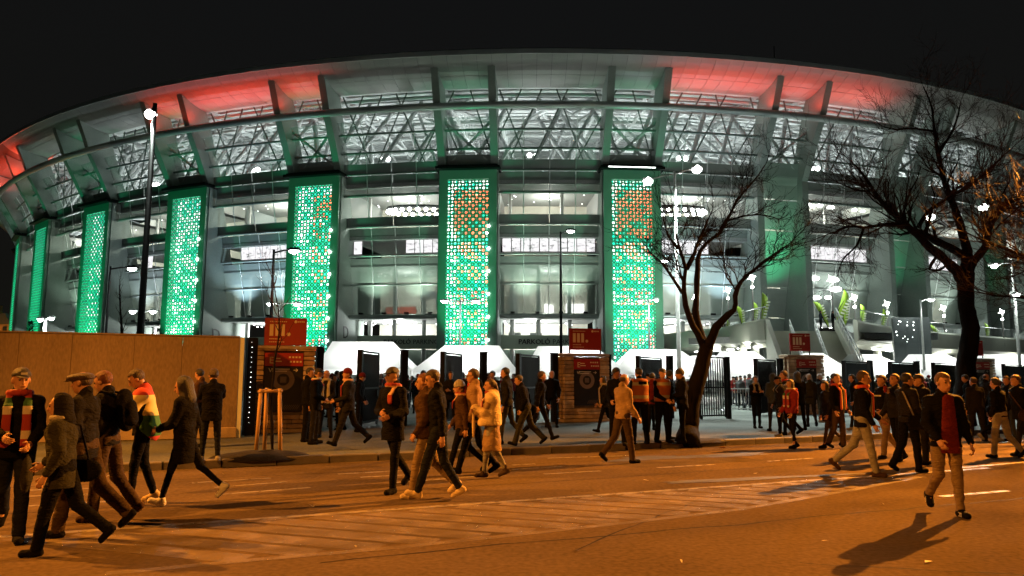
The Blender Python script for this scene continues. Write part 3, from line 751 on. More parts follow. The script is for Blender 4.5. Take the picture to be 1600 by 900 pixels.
# V columns from the facade top to the roof
for u0, u1, r0, r1, q_ in ((-.95, -.5, -1.6, -5, .3), (-.62, -.1, -1.6, -5.5, .26), (-.2, .25, -1.6, -5, .3), (.2, .7, -1.6, -5.5, .24), (.95, .55, -1.6, -6, .34), (.3, -.2, -4, -12, .34), (-.4, -.95, -4, -13, .3), (.75, .35, -5, -14, .3), (-.05, .4, -7, -20, .34), (.55, .1, -2.2, -7, .2)):
    tr_.tube([C(u0 * hb2, r0, 27.2), rpt(u1, r1, .4)], q_, 7)
for _ in range(7):
    u0 = rnd.uniform(-1, 1); u1 = u0 + rnd.choice((-1, 1)) * rnd.uniform(.25, .7); r0 = rnd.uniform(-28, 0); r1 = r0 - rnd.uniform(3, 9)
    tr_.tube([rpt(u0, r0, rnd.uniform(.3, 1.5)), rpt(max(-1, min(1, u1)), r1, rnd.uniform(.3, 3.2))], rnd.uniform(.16, .3), 5)
M['brace'] = mat('brace_steel', (.15, .18, .16), .6, 0, 0)
fbm = MB()
for u, u2 in ((-.7, -.98), (-.78, -.35), (-.3, -.62), (-.2, .22), (.42, .08), (.35, .82), (.9, .55), (-.5, -.1)):
    fbm.tube([C(u * hb2, -1.1, 27.3), C(u2 * hb2, .6, 35.3)], .095, 5)
fbm_me = fbm.mesh('front_brace', M['brace'])
tr_me = tr_.mesh('roof_truss', M['truss'])
pu = MB()
r = .4
while r > -46:
    ring_quads(slab(r - .7, r, deck_z(r) - .3, deck_z(r) - .06), -hb2, hb2, 4, True, pu); r -= 1.75
pu_me = pu.mesh('roof_purlins', M['truss'])
for k in range(-8, 7):
    t = PH0 + (k + .5) * DPH
    inst('front_brace', fbm_me, stadium, rz=t)['kind'] = 'stuff'
    inst('roof_truss', tr_me, stadium, rz=t)['kind'] = 'stuff'; inst('roof_purlins', pu_me, stadium, rz=t)['kind'] = 'stuff'
    if -7 <= k <= 4:
        for r0, z0, pw, dt in ((-9, 28.6, 1100, -.25), (-18, 29.5, 2900, .2)):
            p = C(t + dt * hb2, r0, z0) + Vector((CX, CY, 0)); lamp('POINT', p, pw, (.90, 1, .97), .4, name='roof_flood')
        fl_ = MB()
        for dt, r0, z0, rad in ((-.25, -3.5, 28.6, .3), (-.16, -3.5, 28.6, .3)): fl_.ball(C(dt * hb2, r0, z0), rad, 8, 5)
        inst('roof_floodlight', fl_.mesh('roof_floodlight', M['glow_white']), stadium, rz=t)
# bowl side behind the glazing: outside of the upper stand
ring_quads([(-15, 20), (-13, 27.2), (-46, 34.5), (-46, 43)], T0, T1, 120).build('upper_stand', M['plaster'], stadium)
mm = MB(); mm.tube([C(PH0 + 1.05 * DPH, -2, 38.5), C(PH0 + 1.05 * DPH, -2, 43.5)], .07, 5); mm.build('lightning_rod', M['rail_metal'], stadium)
# ================================================================== fence line: stone pillars, gates, concrete wall
M['stone'] = [mat('field_stone', c, .85, 0, .3, 5, bump=.6, bscale=25) for c in ((.38, .25, .14), (.46, .32, .19), (.31, .21, .13), (.50, .37, .24))]
M['mortar'] = mat('mortar', (.13, .10, .07), .95, 0, .2, 8)
M['capstone'] = mat('cap_stone', (.38, .29, .2), .8, 0, .2, 4, bump=.4, bscale=30)
M['sign_red'] = mat('red_sign', (.30, .014, .009), .5, 0, .1, 1.2)
M['sign_red2'] = mat('red_header', (.34, .016, .010), .5, 0, .08, 1.2)
M['board_black'] = mat('black_board', (.012, .011, .010), .3, 0, .3, 2, spec=.5)
M['cream_ink'] = mat('cream_lettering', (.75, .58, .38), .6, 0, 0, emit=(.9, .6, .3), estr=.0)
M['map_ring'] = mat('map_ring', (.22, .16, .13), .6, 0, .1, 4)
M['map_core'] = mat('map_core', (.16, .12, .10), .6)
FA = R_(30.0)
def pillar(px, Y, label, sign_label, board_label, roman, yaw, sign_dx=0, W=1.85, H=2.47, gap=.14, sw=1.24):
    base = at(px, 600, Y); base.z = .13
    o = empty('stone_pillar', base, yaw, label, 'pillar', 'stone pillars along the fence line')
    D = .55
    core = MB(); core.box((0, 0, H / 2 - .06), (W - .12, D - .12, H - .12)); core.build('mortar_core', M['mortar'], o)
    cp = MB(); cp.bevbox((0, 0, H - .045), (W + .06, D + .06, .1), .02); cp.build('cap_stone', M['capstone'], o)
    pl = MB(); pl.bevbox((0, 0, .05), (W + .1, D + .1, .12), .02); pl.build('plinth', M['capstone'], o)
    rn = random.Random(int(px))
    z = .12
    bw, b0, b1 = 1.06, .60, H - .19
    while z < H - .12:
        h = min(rn.uniform(.11, .17), H - .095 - z)
        if h < .04: break
        # front course
        segs = [(-W / 2, W / 2)] if z + h < b0 or z > b1 - .02 else [(-W / 2, -bw / 2 - .01), (bw / 2 + .01, W / 2)]
        for a, b in segs:
            x = a
            while x < b - .02:
                w = min(rn.uniform(.26, .62), b - x)
                if b - x - w < .13: w = b - x
                m = MB(); m.bevbox((x + w / 2, -D / 2 + .04 - rn.uniform(0, .035), z + h / 2), (w - .014, .14, h - .014), .016)
                m.v = [(vx + rn.uniform(-.004, .004), vy + rn.uniform(-.007, .007), vz + rn.uniform(-.005, .005)) for vx, vy, vz in m.v]
                m.build('stone', rn.choice(M['stone']), o); x += w
        for sd_ in (-1, 1):
            m = MB(); m.bevbox((sd_ * (W / 2 - .05 + rn.uniform(0, .025)), .09, z + h / 2), (.14, D - .18, h - .014), .014); m.build('stone', rn.choice(M['stone']), o)
        z += h
    for q in range(6):
        m = MB(); m.bevbox((-W / 2 + W * (q + .5) / 6, D / 2 - .02, H / 2), (W / 6 - .01, .08, H - .3), .02); m.build('stone', rn.choice(M['stone']), o)
    # information board let into the front
    q = empty('info_board', base + Matrix.Rotation(yaw, 3, 'Z') @ Vector((0, -D / 2 - .03, b0)), yaw, board_label, 'notice board', 'black information boards on the stone pillars')
    hh = b1 - b0
    MB().bevbox((0, .04, hh / 2 - .2), (bw, .08, hh - .4), .008).build('board_panel', M['board_black'], q)
    MB().bevbox((0, .03, hh - .2), (bw, .1, .38), .008).build('board_header', M['sign_red2'], q)
    text('E', .27, M['cream_ink'], (-bw / 2 + .12, -.024, hh - .31), q)
    ln = MB()
    for a, b, z_, t_ in ((-.28, -.1, hh - .17, .03), (-.28, -.06, hh - .25, .03)): ln.box(((a + b) / 2, -.024, z_), (b - a, .006, t_))
    for i in range(4):
        for j in range(2): ln.box((.16 + i * .09 + j * .03, -.024, hh - .13 - j * .13), (.055, .006, .05))
    ln.build('small_print', M['cream_ink'], q)['kind'] = 'stuff'
    text('VI.', .16, M['white_ink'], (-bw / 2 + .12, -.004, hh - .56), q)
    text('→', .2, M['white_ink'], (bw / 2 - .26, -.004, hh - .56), q) if False else None
    ar = MB(); ar.box((bw / 2 - .2, -.004, hh - .5), (.12, .006, .014))
    for s_ in (-1, 1):
        Mx = Matrix.Rotation(s_ * R_(40), 3, 'Y'); ar.box((bw / 2 - .165, -.004, hh - .5 + s_ * .022), (.07, .006, .014), M=Mx)
    for k in range(2): ar.box((-.08, -.004, hh - .47 - k * .06), (.5 - .15 * k, .006, .018))
    ar.build('arrow_and_lines', M['white_ink'], q)
    rg = MB(); n = 28
    for rad0, rad1, nm, mt in ((.17, .31, 'map_ring', 'map_ring'),):
        vs = [(rad1 * math.cos(2 * math.pi * i / n), -.006, .62 + .28 * 1 + rad1 * math.sin(2 * math.pi * i / n)) for i in range(n)] + [(rad0 * math.cos(2 * math.pi * i / n), -.006, .62 + .28 + rad0 * math.sin(2 * math.pi * i / n)) for i in range(n)]
        rg.add(vs, [(i, (i + 1) % n, n + (i + 1) % n, n + i) for i in range(n)])
    rg.build('map_ring', M['map_ring'], q)
    MB().box((0, -.006, .9), (.17, .008, .17)).build('map_core', M['map_core'], q)
    st = MB()
    for i in range(8): st.box((.05 + i * .055, -.004, .12), (.01, .005, .16), M=Matrix.Rotation(R_(35), 3, 'Y'))
    st.build('fine_lines', M['map_core'], q)
    # red numbered sign standing on the pillar
    if sign_label:
        sg = empty('section_sign', base + Matrix.Rotation(yaw, 3, 'Z') @ Vector((sign_dx, 0, H + .005)), yaw * .55, sign_label, 'sign', 'red numbered signs above the pillars')
        sh = .8
        MB().bevbox((0, 0, gap + sh / 2), (sw, .05, sh), .006).build('sign_panel', M['sign_red'], sg)
        for s_ in (-1, 1): MB().box((s_ * (sw / 2 - .02), .035, (sh + gap) / 2), (.045, .03, sh + gap)).build('post', M['dark_metal'], sg)
        bx = MB()
        x = -sw / 2 + .14
        for i in range(3): bx.box((x + .055, -.028, gap + sh * .56), (.105, .008, .34)); x += .16
        bx.ball((x + .06, -.028, gap + sh * .56 - .12), .055, 10, 6, (1, .1, 1))
        bx.build('roman_numeral', M['cream_ink'], sg)
        tx = MB()
        for k in range(9): tx.box((-sw / 2 + .16 + k * .055, -.027, gap + sh * .87), (.036, .006, .028))
        for k in range(6): tx.box((-sw / 2 + .16 + k * .055, -.027, gap + sh * .24), (.038, .006, .03))
        for k in range(8): tx.box((-sw / 2 + .16 + k * .055, -.027, gap + sh * .13), (.038, .006, .026))
        tx.ball((.28, -.027, gap + sh * .87), .045, 10, 6, (1, .1, 1))
        for k in range(4): tx.box((.36 + k * .05, -.027, gap + sh * .87), (.034, .006, .04))
        tx.build('small_print', M['cream_ink'], sg)['kind'] = 'stuff'
    return o
pillar(442, 21.6, 'leftmost stone pillar, tall orange lit block beside the concrete wall behind the staked sapling', 'leftmost red numbered sign, standing behind the young sapling twigs', 'leftmost black information board, behind the staked sapling', 'VI.', FA * .6, .02, W=1.72, H=2.46, gap=.02, sw=1.18)
pillar(911, 27.5, 'middle stone pillar with black notice board in the centre of the fence', 'red numbered sign on the middle stone pillar in front of the parking lettering', 'black information board in the middle stone pillar', 'VI.', FA * .75, .1)
pillar(1254, 33.8, 'stone pillar at the foot of the white stairs right of the barred gates', 'red numbered sign in front of the white outdoor stairs', 'black information board below the sign by the white stairs', 'VI.', FA * .6, -.05, W=1.95, H=2.66, gap=.18, sw=1.0)
pillar(1528, 39.5, 'far right stone pillar half hidden behind the big tree trunk', 'red numbered sign half hidden behind the big tree trunk', 'black information board half hidden behind the big tree trunk', 'VI.', FA * .6, -.2, H=2.7)
# gates
def gate(px, Y, leaf, ang, label, post_px=None, H=2.45):
    base = at(px, 600, Y); base.z = .13
    o = empty('barred_gate', base, ang, label, 'gate', 'black barred gates along the fence line')
    MB().bevbox((0, 0, H / 2), (.16, .16, H), .01).build('gate_post', M['dark_metal'], o)
    fr = MB()
    for z in (.14, H * .5, H - .05): fr.box((leaf / 2 + .1, 0, z), (leaf, .05, .06))
    for x in (.14, leaf + .08): fr.box((x, 0, H / 2), (.07, .06, H - .12))
    fr.build('gate_frame', M['dark_metal'], o)
    n = max(3, int(leaf / .115)); b = MB()
    for i in range(1, n): b.box((.14 + (leaf - .06) * i / n, 0, H / 2), (.035, .035, H - .2))
    b.build('gate_bars', M['dark_metal'], o)
    MB().box((leaf * .9, -.05, 1.05), (.12, .04, .2)).build('gate_lock', M['dark_metal'], o)
    w = MB(); w.tube([(leaf + .02, -.03, .07), (leaf + .02, .03, .07)], .07, 10); w.build('gate_wheel', M['dark_metal'], o)
    return o
def fence_post(px, Y, label, w=.2, H=2.45):
    base = at(px, 600, Y); base.z = .13
    o = MB().bevbox((0, 0, H / 2), (w, w, H), .012).build('gate_post', M['dark_metal'], None, loc=base, rz=FA)
    m = tag(o, label, 'post', 'single black posts of the fence line')
    MB().bevbox((0, 0, H + .02), (w + .03, w + .03, .04), .01).build('post_cap', M['dark_metal'], o)
    return o
def aim(px0, Y0, px1, Y1):
    a, b = at(px0, 600, Y0), at(px1, 600, Y1); d = b - a; return math.atan2(d.y, d.x), math.hypot(d.x, d.y) - .1
for (p0, Y0, p1, Y1, lb) in ((562, 23.6, 591, 25.6, 'black gate leaf folded edge-on, first one right of the leftmost stone pillar'),
                             (692, 25.0, 721, 27.0, 'black gate leaf folded edge-on behind the man in black with the two walkers'),
                             (810, 26.6, 842, 28.5, 'black gate leaf with a bright slit just left of the middle stone pillar'),
                             (998, 29.0, 1034, 31.0, 'narrow barred gate behind the officers in orange vests'),
                             (1137, 29.8, 1092, 29.2, 'barred gate right behind the forked tree trunk'),
                             (1182, 32.0, 1213, 33.9, 'barred gate between the forked tree and the pillar by the white stairs'),
                             (1320, 35.0, 1357, 37.0, 'barred gate first right of the pillar by the white stairs'),
                             (1392, 36.5, 1429, 38.5, 'barred gate below the dark video screen'),
                             (1460, 38.0, 1498, 40.0, 'barred gate just left of the big tree trunk'),
                             (1570, 41.0, 1606, 43.0, 'barred gate at the right edge beyond the big tree')):
    a, l = aim(p0, Y0, p1, Y1); gate(p0, Y0, l, a, lb)
for px, Y, lb in ((498, 22.3, 'black post hard against the leftmost stone pillar'), (631, 24.6, 'black post standing alone between the two left folded gates'), (755, 26.3, 'black post behind the woman in the cream blanket'),
                  (866, 27.2, 'black post against the left side of the middle stone pillar'), (950, 28.5, 'black post against the right side of the middle stone pillar'), (1047, 30.0, 'black post left of the forked tree trunk'),
                  (1220, 33.2, 'black post against the pillar by the white stairs'), (1361, 36.0, 'black post right of the barred gate with the scarf man in front'), (1434, 37.2, 'black post right of the gate below the video screen')):
    fence_post(px, Y, lb)
# concrete wall on the left
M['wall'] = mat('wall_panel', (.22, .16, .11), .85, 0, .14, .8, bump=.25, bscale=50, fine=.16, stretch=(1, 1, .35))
M['wall_edge'] = mat('wall_edge', (.62, .66, .62), .7, 0, .06, 2)
wb0 = at(0, 600, 17.5); wb1 = at(372, 600, 19.5); wd = (wb1 - wb0); wd.z = 0; wang = math.atan2(wd.y, wd.x); wl_ = wd.length
wroot = empty('concrete_wall', (wb1.x, wb1.y, .13), wang, 'long plain panel wall glowing orange at the left', 'wall')
WH = 2.6; x = 0; i = 0
for w_ in [1.38, 1.1, 1.36, 1.1, 1.06, .92] + [1.2] * 16:
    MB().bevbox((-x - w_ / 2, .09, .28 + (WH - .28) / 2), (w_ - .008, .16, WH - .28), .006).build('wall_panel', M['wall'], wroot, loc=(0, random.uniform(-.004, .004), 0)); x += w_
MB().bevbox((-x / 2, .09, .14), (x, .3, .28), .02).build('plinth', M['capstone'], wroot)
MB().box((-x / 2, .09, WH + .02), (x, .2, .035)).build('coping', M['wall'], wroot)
MB().box((.06, .45, WH / 2), (.10, .9, WH)).build('end_panel', M['wall_edge'], wroot)
MB().box((-x / 2, .2, WH / 2 - .1), (x, .06, WH - .3)).build('backing', M['dark_back'], wroot)
gp = empty('gate_column', at(391, 600, 20.4).xy.to_3d() + Vector((0, 0, .13)), FA, 'narrow black column with a row of small lights between wall and leftmost pillar', 'post')
MB().bevbox((0, 0, 1.32), (.26, .3, 2.64), .01).build('column', M['dark_metal'], gp)
q = MB()
rn = random.Random(2)
for i in range(17): q.ball((-.03 + rn.uniform(-.01, .01), -.155, .35 + i * .135), rn.choice((.005, .007, .011)), 6, 4)
tag(q.build('marker_lights', M['glow_soft'], gp), kind='stuff')
# crowd barriers
def barrier(px, Y, yaw, label):
    b = at(px, 600, Y); b.z = .13; o = empty('crowd_barrier', b, yaw, label, 'barrier', 'silver crowd barriers beyond the gates')
    W_, H_ = 2.3, 1.1
    MB().tube([(-W_ / 2, 0, .15), (-W_ / 2, 0, H_ - .08), (-W_ / 2 + .08, 0, H_), (W_ / 2 - .08, 0, H_), (W_ / 2, 0, H_ - .08), (W_ / 2, 0, .15), (-W_ / 2, 0, .15)], .028, 6).build('frame', M['steel'], o)
    q = MB()
    for i in range(1, 17): q.tube([(-W_ / 2 + W_ * i / 17, 0, .16), (-W_ / 2 + W_ * i / 17, 0, H_ - .02)], .012, 4)
    q.build('bars', M['steel'], o)
    for s_ in (-1, 1): MB().tube([(s_ * .8, -.3, .02), (s_ * .8, 0, .2), (s_ * .8, .3, .02)], .02, 5).build('foot', M['steel'], o)
for px, Y, yw, lb in ((1150, 36, .12, 'silver barrier seen through the gate opening left of the stairs pillar'), (1105, 37, .05, 'silver barrier behind the barred gate at the forked tree'), (853, 33, .1, 'silver barrier just left of the middle stone pillar'),
                      (1385, 42, .1, 'silver barrier beside the scarf man on the right'), (1060, 34.5, 0, 'silver barrier behind the dark couple by the tree'), (742, 31, .1, 'silver barrier behind the woman in the cream blanket'), (1545, 47, .1, 'silver barrier right of the big tree trunk')):
    barrier(px, Y, yw, lb)
# ================================================================== tents on the forecourt
def tent_mat():
    m = mat('tent_canvas', (.86, .87, .85), .8, 0, .03, 1)
    N = m.node_tree.nodes; L = m.node_tree.links
    t = N.new('ShaderNodeBsdfTranslucent'); t.inputs[0].default_value = (.9, .92, .9, 1); mx = N.new('ShaderNodeMixShader'); mx.inputs[0].default_value = .5
    L.new(N['Principled BSDF'].outputs[0], mx.inputs[1]); L.new(t.outputs[0], mx.inputs[2]); L.new(mx.outputs[0], N['Material Output'].inputs[0]); return m
M['tent'] = tent_mat()
def tent(x0, x1, r0, r1, ytop, yeave, Y, label, D=6):
    """x0,x1: eave ends; r0,r1: ridge ends (photo pixels at distance Y)"""
    a = at((x0 + x1) / 2, yeave, Y); W_ = (x1 - x0) / FPX * Y; top = at((r0 + r1) / 2, ytop, Y + D / 2).z; ez = a.z
    ra = ((r0 - (x0 + x1) / 2) / FPX * (Y + D / 2)); rb = ((r1 - (x0 + x1) / 2) / FPX * (Y + D / 2))
    o = empty('party_tent', (a.x, Y, .13), 0, label, 'tent', 'white party tents on the forecourt')
    top -= .13; ez -= .13
    m = MB(); n = 6
    # concave hipped roof with sagging sides
    ring0 = [(-W_ / 2, 0), (W_ / 2, 0), (W_ / 2, D), (-W_ / 2, D)]; ring1 = [(ra, D / 2 - .3), (rb, D / 2 - .3), (rb, D / 2 + .3), (ra, D / 2 + .3)]
    rows = []
    for i in range(n + 1):
        f = i / n; rows.append([(p0[0] + (p1[0] - p0[0]) * f, p0[1] + (p1[1] - p0[1]) * f, ez + (top - ez) * (f ** 1.12)) for p0, p1 in zip(ring0, ring1)])
    vs = [p for r_ in rows for p in r_]; fs = [(i * 4 + j, i * 4 + (j + 1) % 4, i * 4 + 4 + (j + 1) % 4, i * 4 + 4 + j) for i in range(n) for j in range(4)] + [(n * 4, n * 4 + 1, n * 4 + 2, n * 4 + 3)]
    m.add(vs, fs); m.build('roof_canvas', M['tent'], o)
    v = MB(); per = [(-W_ / 2, 0), (W_ / 2, 0), (W_ / 2, D), (-W_ / 2, D)]
    for i in range(4):
        p, q = per[i], per[(i + 1) % 4]; k = 10
        for j in range(k):
            f0, f1 = j / k, (j + 1) / k; A = (p[0] + (q[0] - p[0]) * f0, p[1] + (q[1] - p[1]) * f0); B = (p[0] + (q[0] - p[0]) * f1, p[1] + (q[1] - p[1]) * f1)
            d0 = .28 + .03 * math.sin(j * 2.1); d1 = .28 + .03 * math.sin(j * 2.1 + 2.1)
            v.add([(A[0], A[1], ez), (B[0], B[1], ez), (B[0], B[1], ez - d1), (A[0], A[1], ez - d0)], [(0, 1, 2, 3)])
    v.build('valance', M['tent'], o)
    for px_, py_ in per: MB().tube([(px_ * .985, py_ + (.05 if py_ == 0 else -.05), 0), (px_ * .985, py_ + (.05 if py_ == 0 else -.05), ez)], .035, 5).build('leg', M['white_metal'], o)
    for x_ in (0,): MB().tube([(x_, .05, 0), (x_, .05, ez)], .03, 5).build('leg', M['white_metal'], o)
    t = MB()
    for sgn in (-1, 1):
        for q in range(4):
            xa = sgn * W_ / 2 * (1 - q / 4); xb_ = sgn * W_ / 2 * (1 - (q + 1) / 4)
            t.tube([(xa, .06, ez - .1), (xb_, .06, ez - .5)], .015, 4); t.tube([(xa, .06, ez - .5), (xb_, .06, ez - .1)], .015, 4)
    t.build('truss', M['steel'], o)
    lamp('POINT', (0, D * .4, ez - .25), 900 * W_ / 6, (1, 1, .97), .3, parent=o, name='tent_light')
    return o
for a in ((488, 642, 505, 598, 534, 578, 44, 'white tent behind the first folded gate right of the leftmost pillar'), (637, 812, 690, 775, 540, 582, 45, 'white tent centred below the left front green tower'),
          (815, 990, 847, 935, 541, 585, 47, 'white tent directly behind the middle stone pillar'), (955, 1130, 1000, 1075, 546, 587, 48, 'white tent behind the officers and the forked tree'),
          (1125, 1240, 1150, 1200, 549, 588, 51, 'white tent left of the pillar by the white stairs'), (1236, 1350, 1285, 1312, 552, 588, 52, 'white tent at the foot of the white stairs'),
          (1340, 1462, 1362, 1402, 554, 590, 54, 'white tent below the dark video screen'), (1448, 1570, 1462, 1515, 554, 590, 55, 'white tent behind the big tree trunk'), (1556, 1690, 1575, 1650, 554, 590, 56, 'white tent at the right edge of the forecourt')):
    tent(*a)
for i, (x0, x1, Yt, lb) in enumerate(((1060, 1190, 60, 'back row tent behind the forked tree fork'), (1190, 1300, 61, 'back row tent behind the pillar by the white stairs'), (1300, 1410, 63, 'back row tent behind the barred gate right of the stairs pillar'), (1400, 1510, 64, 'back row tent behind the dark video screen foot'), (1500, 1640, 65, 'back row tent right of the big tree trunk'))):
    tent(x0, x1, x0 + 35, x1 - 35, 556, 584, Yt, lb, 5)
# ================================================================== elevated walkway and stairs at the right
M['pale_concrete'] = mat('pale_concrete', (.55, .56, .47), .7, 0, .08, .4, bump=.1, bscale=20)
DZ0, DZ1 = 4.9, 6.9
front = [(1000, 92), (1040, 86), (1080, 80), (1128, 75), (1160, 69.5), (1189, 64.5), (1200, 63.5), (1335, 63.5), (1365, 68), (1400, 73), (1450, 79), (1540, 87), (1700, 102)]
wk = empty('raised_walkway', at(1270, 600, 70).xy.to_3d(), 0, 'raised pale walkway curving round the stadium with lights under its edge', 'walkway')
wo = wk.location.copy()
def sweep(pts, prof, name, m, parent, off=Vector((0, 0, 0)), smooth=False):
    """prof: (outward n, z) with outward = towards the viewer"""
    mb = MB(); vs = []; k = len(prof)
    for i, p in enumerate(pts):
        t = (pts[min(i + 1, len(pts) - 1)] - pts[max(0, i - 1)]); t.z = 0; t.normalize(); nn = Vector((t.y, -t.x, 0))
        for a, z in prof: vs.append(Vector((p.x, p.y, 0)) + nn * a + Vector((0, 0, z)) - off)
    fs = [(i * k + j, (i + 1) * k + j, (i + 1) * k + (j + 1) % k, i * k + (j + 1) % k) for i in range(len(pts) - 1) for j in range(k)]
    fs += [tuple(range(k)), tuple(range((len(pts) - 1) * k, len(pts) * k))[::-1]]
    mb.add(vs, fs); return mb.build(name, m, parent, smooth)
FP = []
for (a, b), (c, d) in zip(front[:-1], front[1:]):
    n_ = 4
    for i in range(n_): f = i / n_; FP.append(at(a + (c - a) * f, 600, b + (d - b) * f))
FP.append(at(front[-1][0], 600, front[-1][1]))
for p in FP: p.z = 0
li = [i for i, p in enumerate(FP) if p.x / p.y * FPX + 800 < 1201]; ri = [i for i, p in enumerate(FP) if p.x / p.y * FPX + 800 > 1334]
for seg in (FP[:li[-1] + 1], FP[ri[0]:]):
    sweep(seg, [(0, DZ1), (.15, DZ1 - .2), (.12, DZ0 + .2), (-.2, DZ0 - .1), (-1.4, DZ0 - .35), (-1.4, DZ0), (-.25, DZ0 + .9), (-.25, DZ1)], 'parapet', M['pale_concrete'], wk, wo)
    sweep(seg, [(-.2, DZ0 + .9), (-.2, DZ0 + .3), (-16, DZ0 + .3), (-16, DZ0 + .9)], 'deck_slab', M['floor'], wk, wo)
    sweep(seg, [(-.05, DZ1 + .95), (0, DZ1 + 1.0), (-.05, DZ1 + 1.05), (-.1, DZ1 + 1.0)], 'handrail', M['steel'], wk, wo)
    q = MB(); d = 0
    for a, b in zip(seg[:-1], seg[1:]):
        L_ = (b - a).length; 
        for i in range(max(1, int(L_ / .35))):
            p = a + (b - a) * (i / max(1, int(L_ / .35))) - wo; q.tube([p + Vector((0, 0, DZ1)), p + Vector((0, 0, DZ1 + 1))], .018, 3, False)
    tag(q.build('balusters', M['steel'], wk), kind='stuff')
mid = MB(); a, b = at(1200, 600, 64.2) - wo, at(1335, 600, 64.2) - wo; a.z = b.z = 0
mid.add([a + Vector((0, .0, DZ0)), b + Vector((0, 0, DZ0)), b + Vector((0, 9, DZ0)), a + Vector((0, 9, DZ0)), a + Vector((0, 0, DZ1 - 1.1)), b + Vector((0, 0, DZ1 - 1.1)), b + Vector((0, 9, DZ1 - 1.1)), a + Vector((0, 9, DZ1 - 1.1))],
        [(3, 2, 1, 0), (4, 5, 6, 7), (0, 1, 5, 4), (1, 2, 6, 5), (2, 3, 7, 6), (3, 0, 4, 7)])
mid.build('deck_slab', M['floor'], wk)
# support wall under the deck
for seg in (FP[:li[-1] + 1], FP[ri[0]:]):
    q = MB()
    for i in range(2, len(seg), 4): p = seg[i] - wo; MB().tube([p + Vector((0, 2.2, 0)), p + Vector((0, 2.2, DZ0))], .4, 8).build('column', M['pale_concrete'], wk, True)
# disc lights under the edge
for px, Y in ((1060, 79.5), (1092, 77), (1122, 74), (1143, 71), (1160, 68.5), (1174, 66), (1186, 64.8), (1372, 69), (1393, 72), (1418, 75), (1445, 79), (1475, 82), (1508, 85), (1540, 88), (1572, 91), (1602, 94)):
    p = at(px, 600, Y + .9) - wo; p.z = DZ0 - .35
    MB().ball(p, .42, 12, 6, (1, 1, .22)).build('disc_light', M['glow_soft'], wk, True)
for px, Y in ((1110, 74), (1165, 66), (1230, 66), (1310, 66), (1400, 71), (1480, 81), (1580, 90)):
    lamp('POINT', at(px, 600, Y + 1.6).xy.to_3d() - wo + Vector((0, 0, 3.9)), 420, (.97, 1, .9), .4, parent=wk, name='under_deck_light')
# stairs
sr = empty('outdoor_stairs', at(1265, 600, 60).xy.to_3d(), 0, 'wide pale stairs with side walls and railings leading up to the raised walkway', 'stairs')
so = sr.location.copy()
tl, tr2 = at(1203, 600, 63.5), at(1312, 600, 63.5); bl, br = at(1236, 600, 52), at(1362, 600, 52)
for p in (tl, tr2, bl, br): p.z = 0
N_ = 34; q_me = []
for i in range(N_):
    f0, f1 = i / N_, (i + 1) / N_; z = (DZ1 - 1.1) * (1 - f0)
    A = tl + (bl - tl) * f0 - so; B = tr2 + (br - tr2) * f0 - so; Cc = tr2 + (br - tr2) * f1 - so; D_ = tl + (bl - tl) * f1 - so
    m = MB(); zz = Vector((0, 0, z)); z0 = Vector((0, 0, max(0.0, z - .5)))
    m.add([A + z0, B + z0, Cc + z0, D_ + z0, A + zz, B + zz, Cc + zz, D_ + zz], [(3, 2, 1, 0), (4, 5, 6, 7), (0, 1, 5, 4), (1, 2, 6, 5), (2, 3, 7, 6), (3, 0, 4, 7)])
    m.build('stair_step', M['pale_concrete'], sr)
def stair_wall(T, B, h, w, name, zt=DZ1 - 1.1, zb=0.1, base=True):
    T = T - so; B = B - so; d = (B - T); d.z = 0; d.normalize(); n = Vector((-d.y, d.x, 0)) * w / 2; m = MB()
    z0 = 0 if base else None
    vs = []
    for p, z in ((T, zt), (B, zb)):
        for s_ in (1, -1):
            lo_ = Vector((p.x, p.y, 0 if base else z - .5)); vs += [lo_ + n * s_, Vector((p.x, p.y, z + h)) + n * s_]
    m.add(vs, [(0, 1, 3, 2), (4, 6, 7, 5), (0, 4, 5, 1), (2, 3, 7, 6), (1, 5, 7, 3), (0, 2, 6, 4)]); return m.build(name, M['pale_concrete'], sr)
stair_wall(tl, bl, 1.0, .35, 'side_wall'); stair_wall(tr2, br, 1.0, .35, 'side_wall')
ml = tl + (tr2 - tl) * .68; mb_ = bl + (br - bl) * .60
def stair_rail(T, B, zt=DZ1 - 1.1, zb=.1, up_=1.0, name='railing'):
    T = T - so; B = B - so; q = MB()
    for hh in (1.0, .55): q.tube([T + Vector((0, 0, zt + hh * up_)), B + Vector((0, 0, zb + hh * up_))], .05, 5)
    for i in range(15):
        f = i / 14; p = T + (B - T) * f; z = zt + (zb - zt) * f; q.tube([p + Vector((0, 0, z)), p + Vector((0, 0, z + up_))], .04, 4)
    q.build(name, M['white_metal'], sr)
stair_rail(ml, mb_, name='railing'); stair_rail(tr2, br, zt=DZ1 - .1, zb=1.1); stair_rail(tl + (tr2 - tl) * .32, bl + (br - bl) * .3)
# big solid flank right of the stairs (triangle wall) and left face
fl_a, fl_b = at(1312, 600, 63.2) - so, at(1332, 600, 55) - so
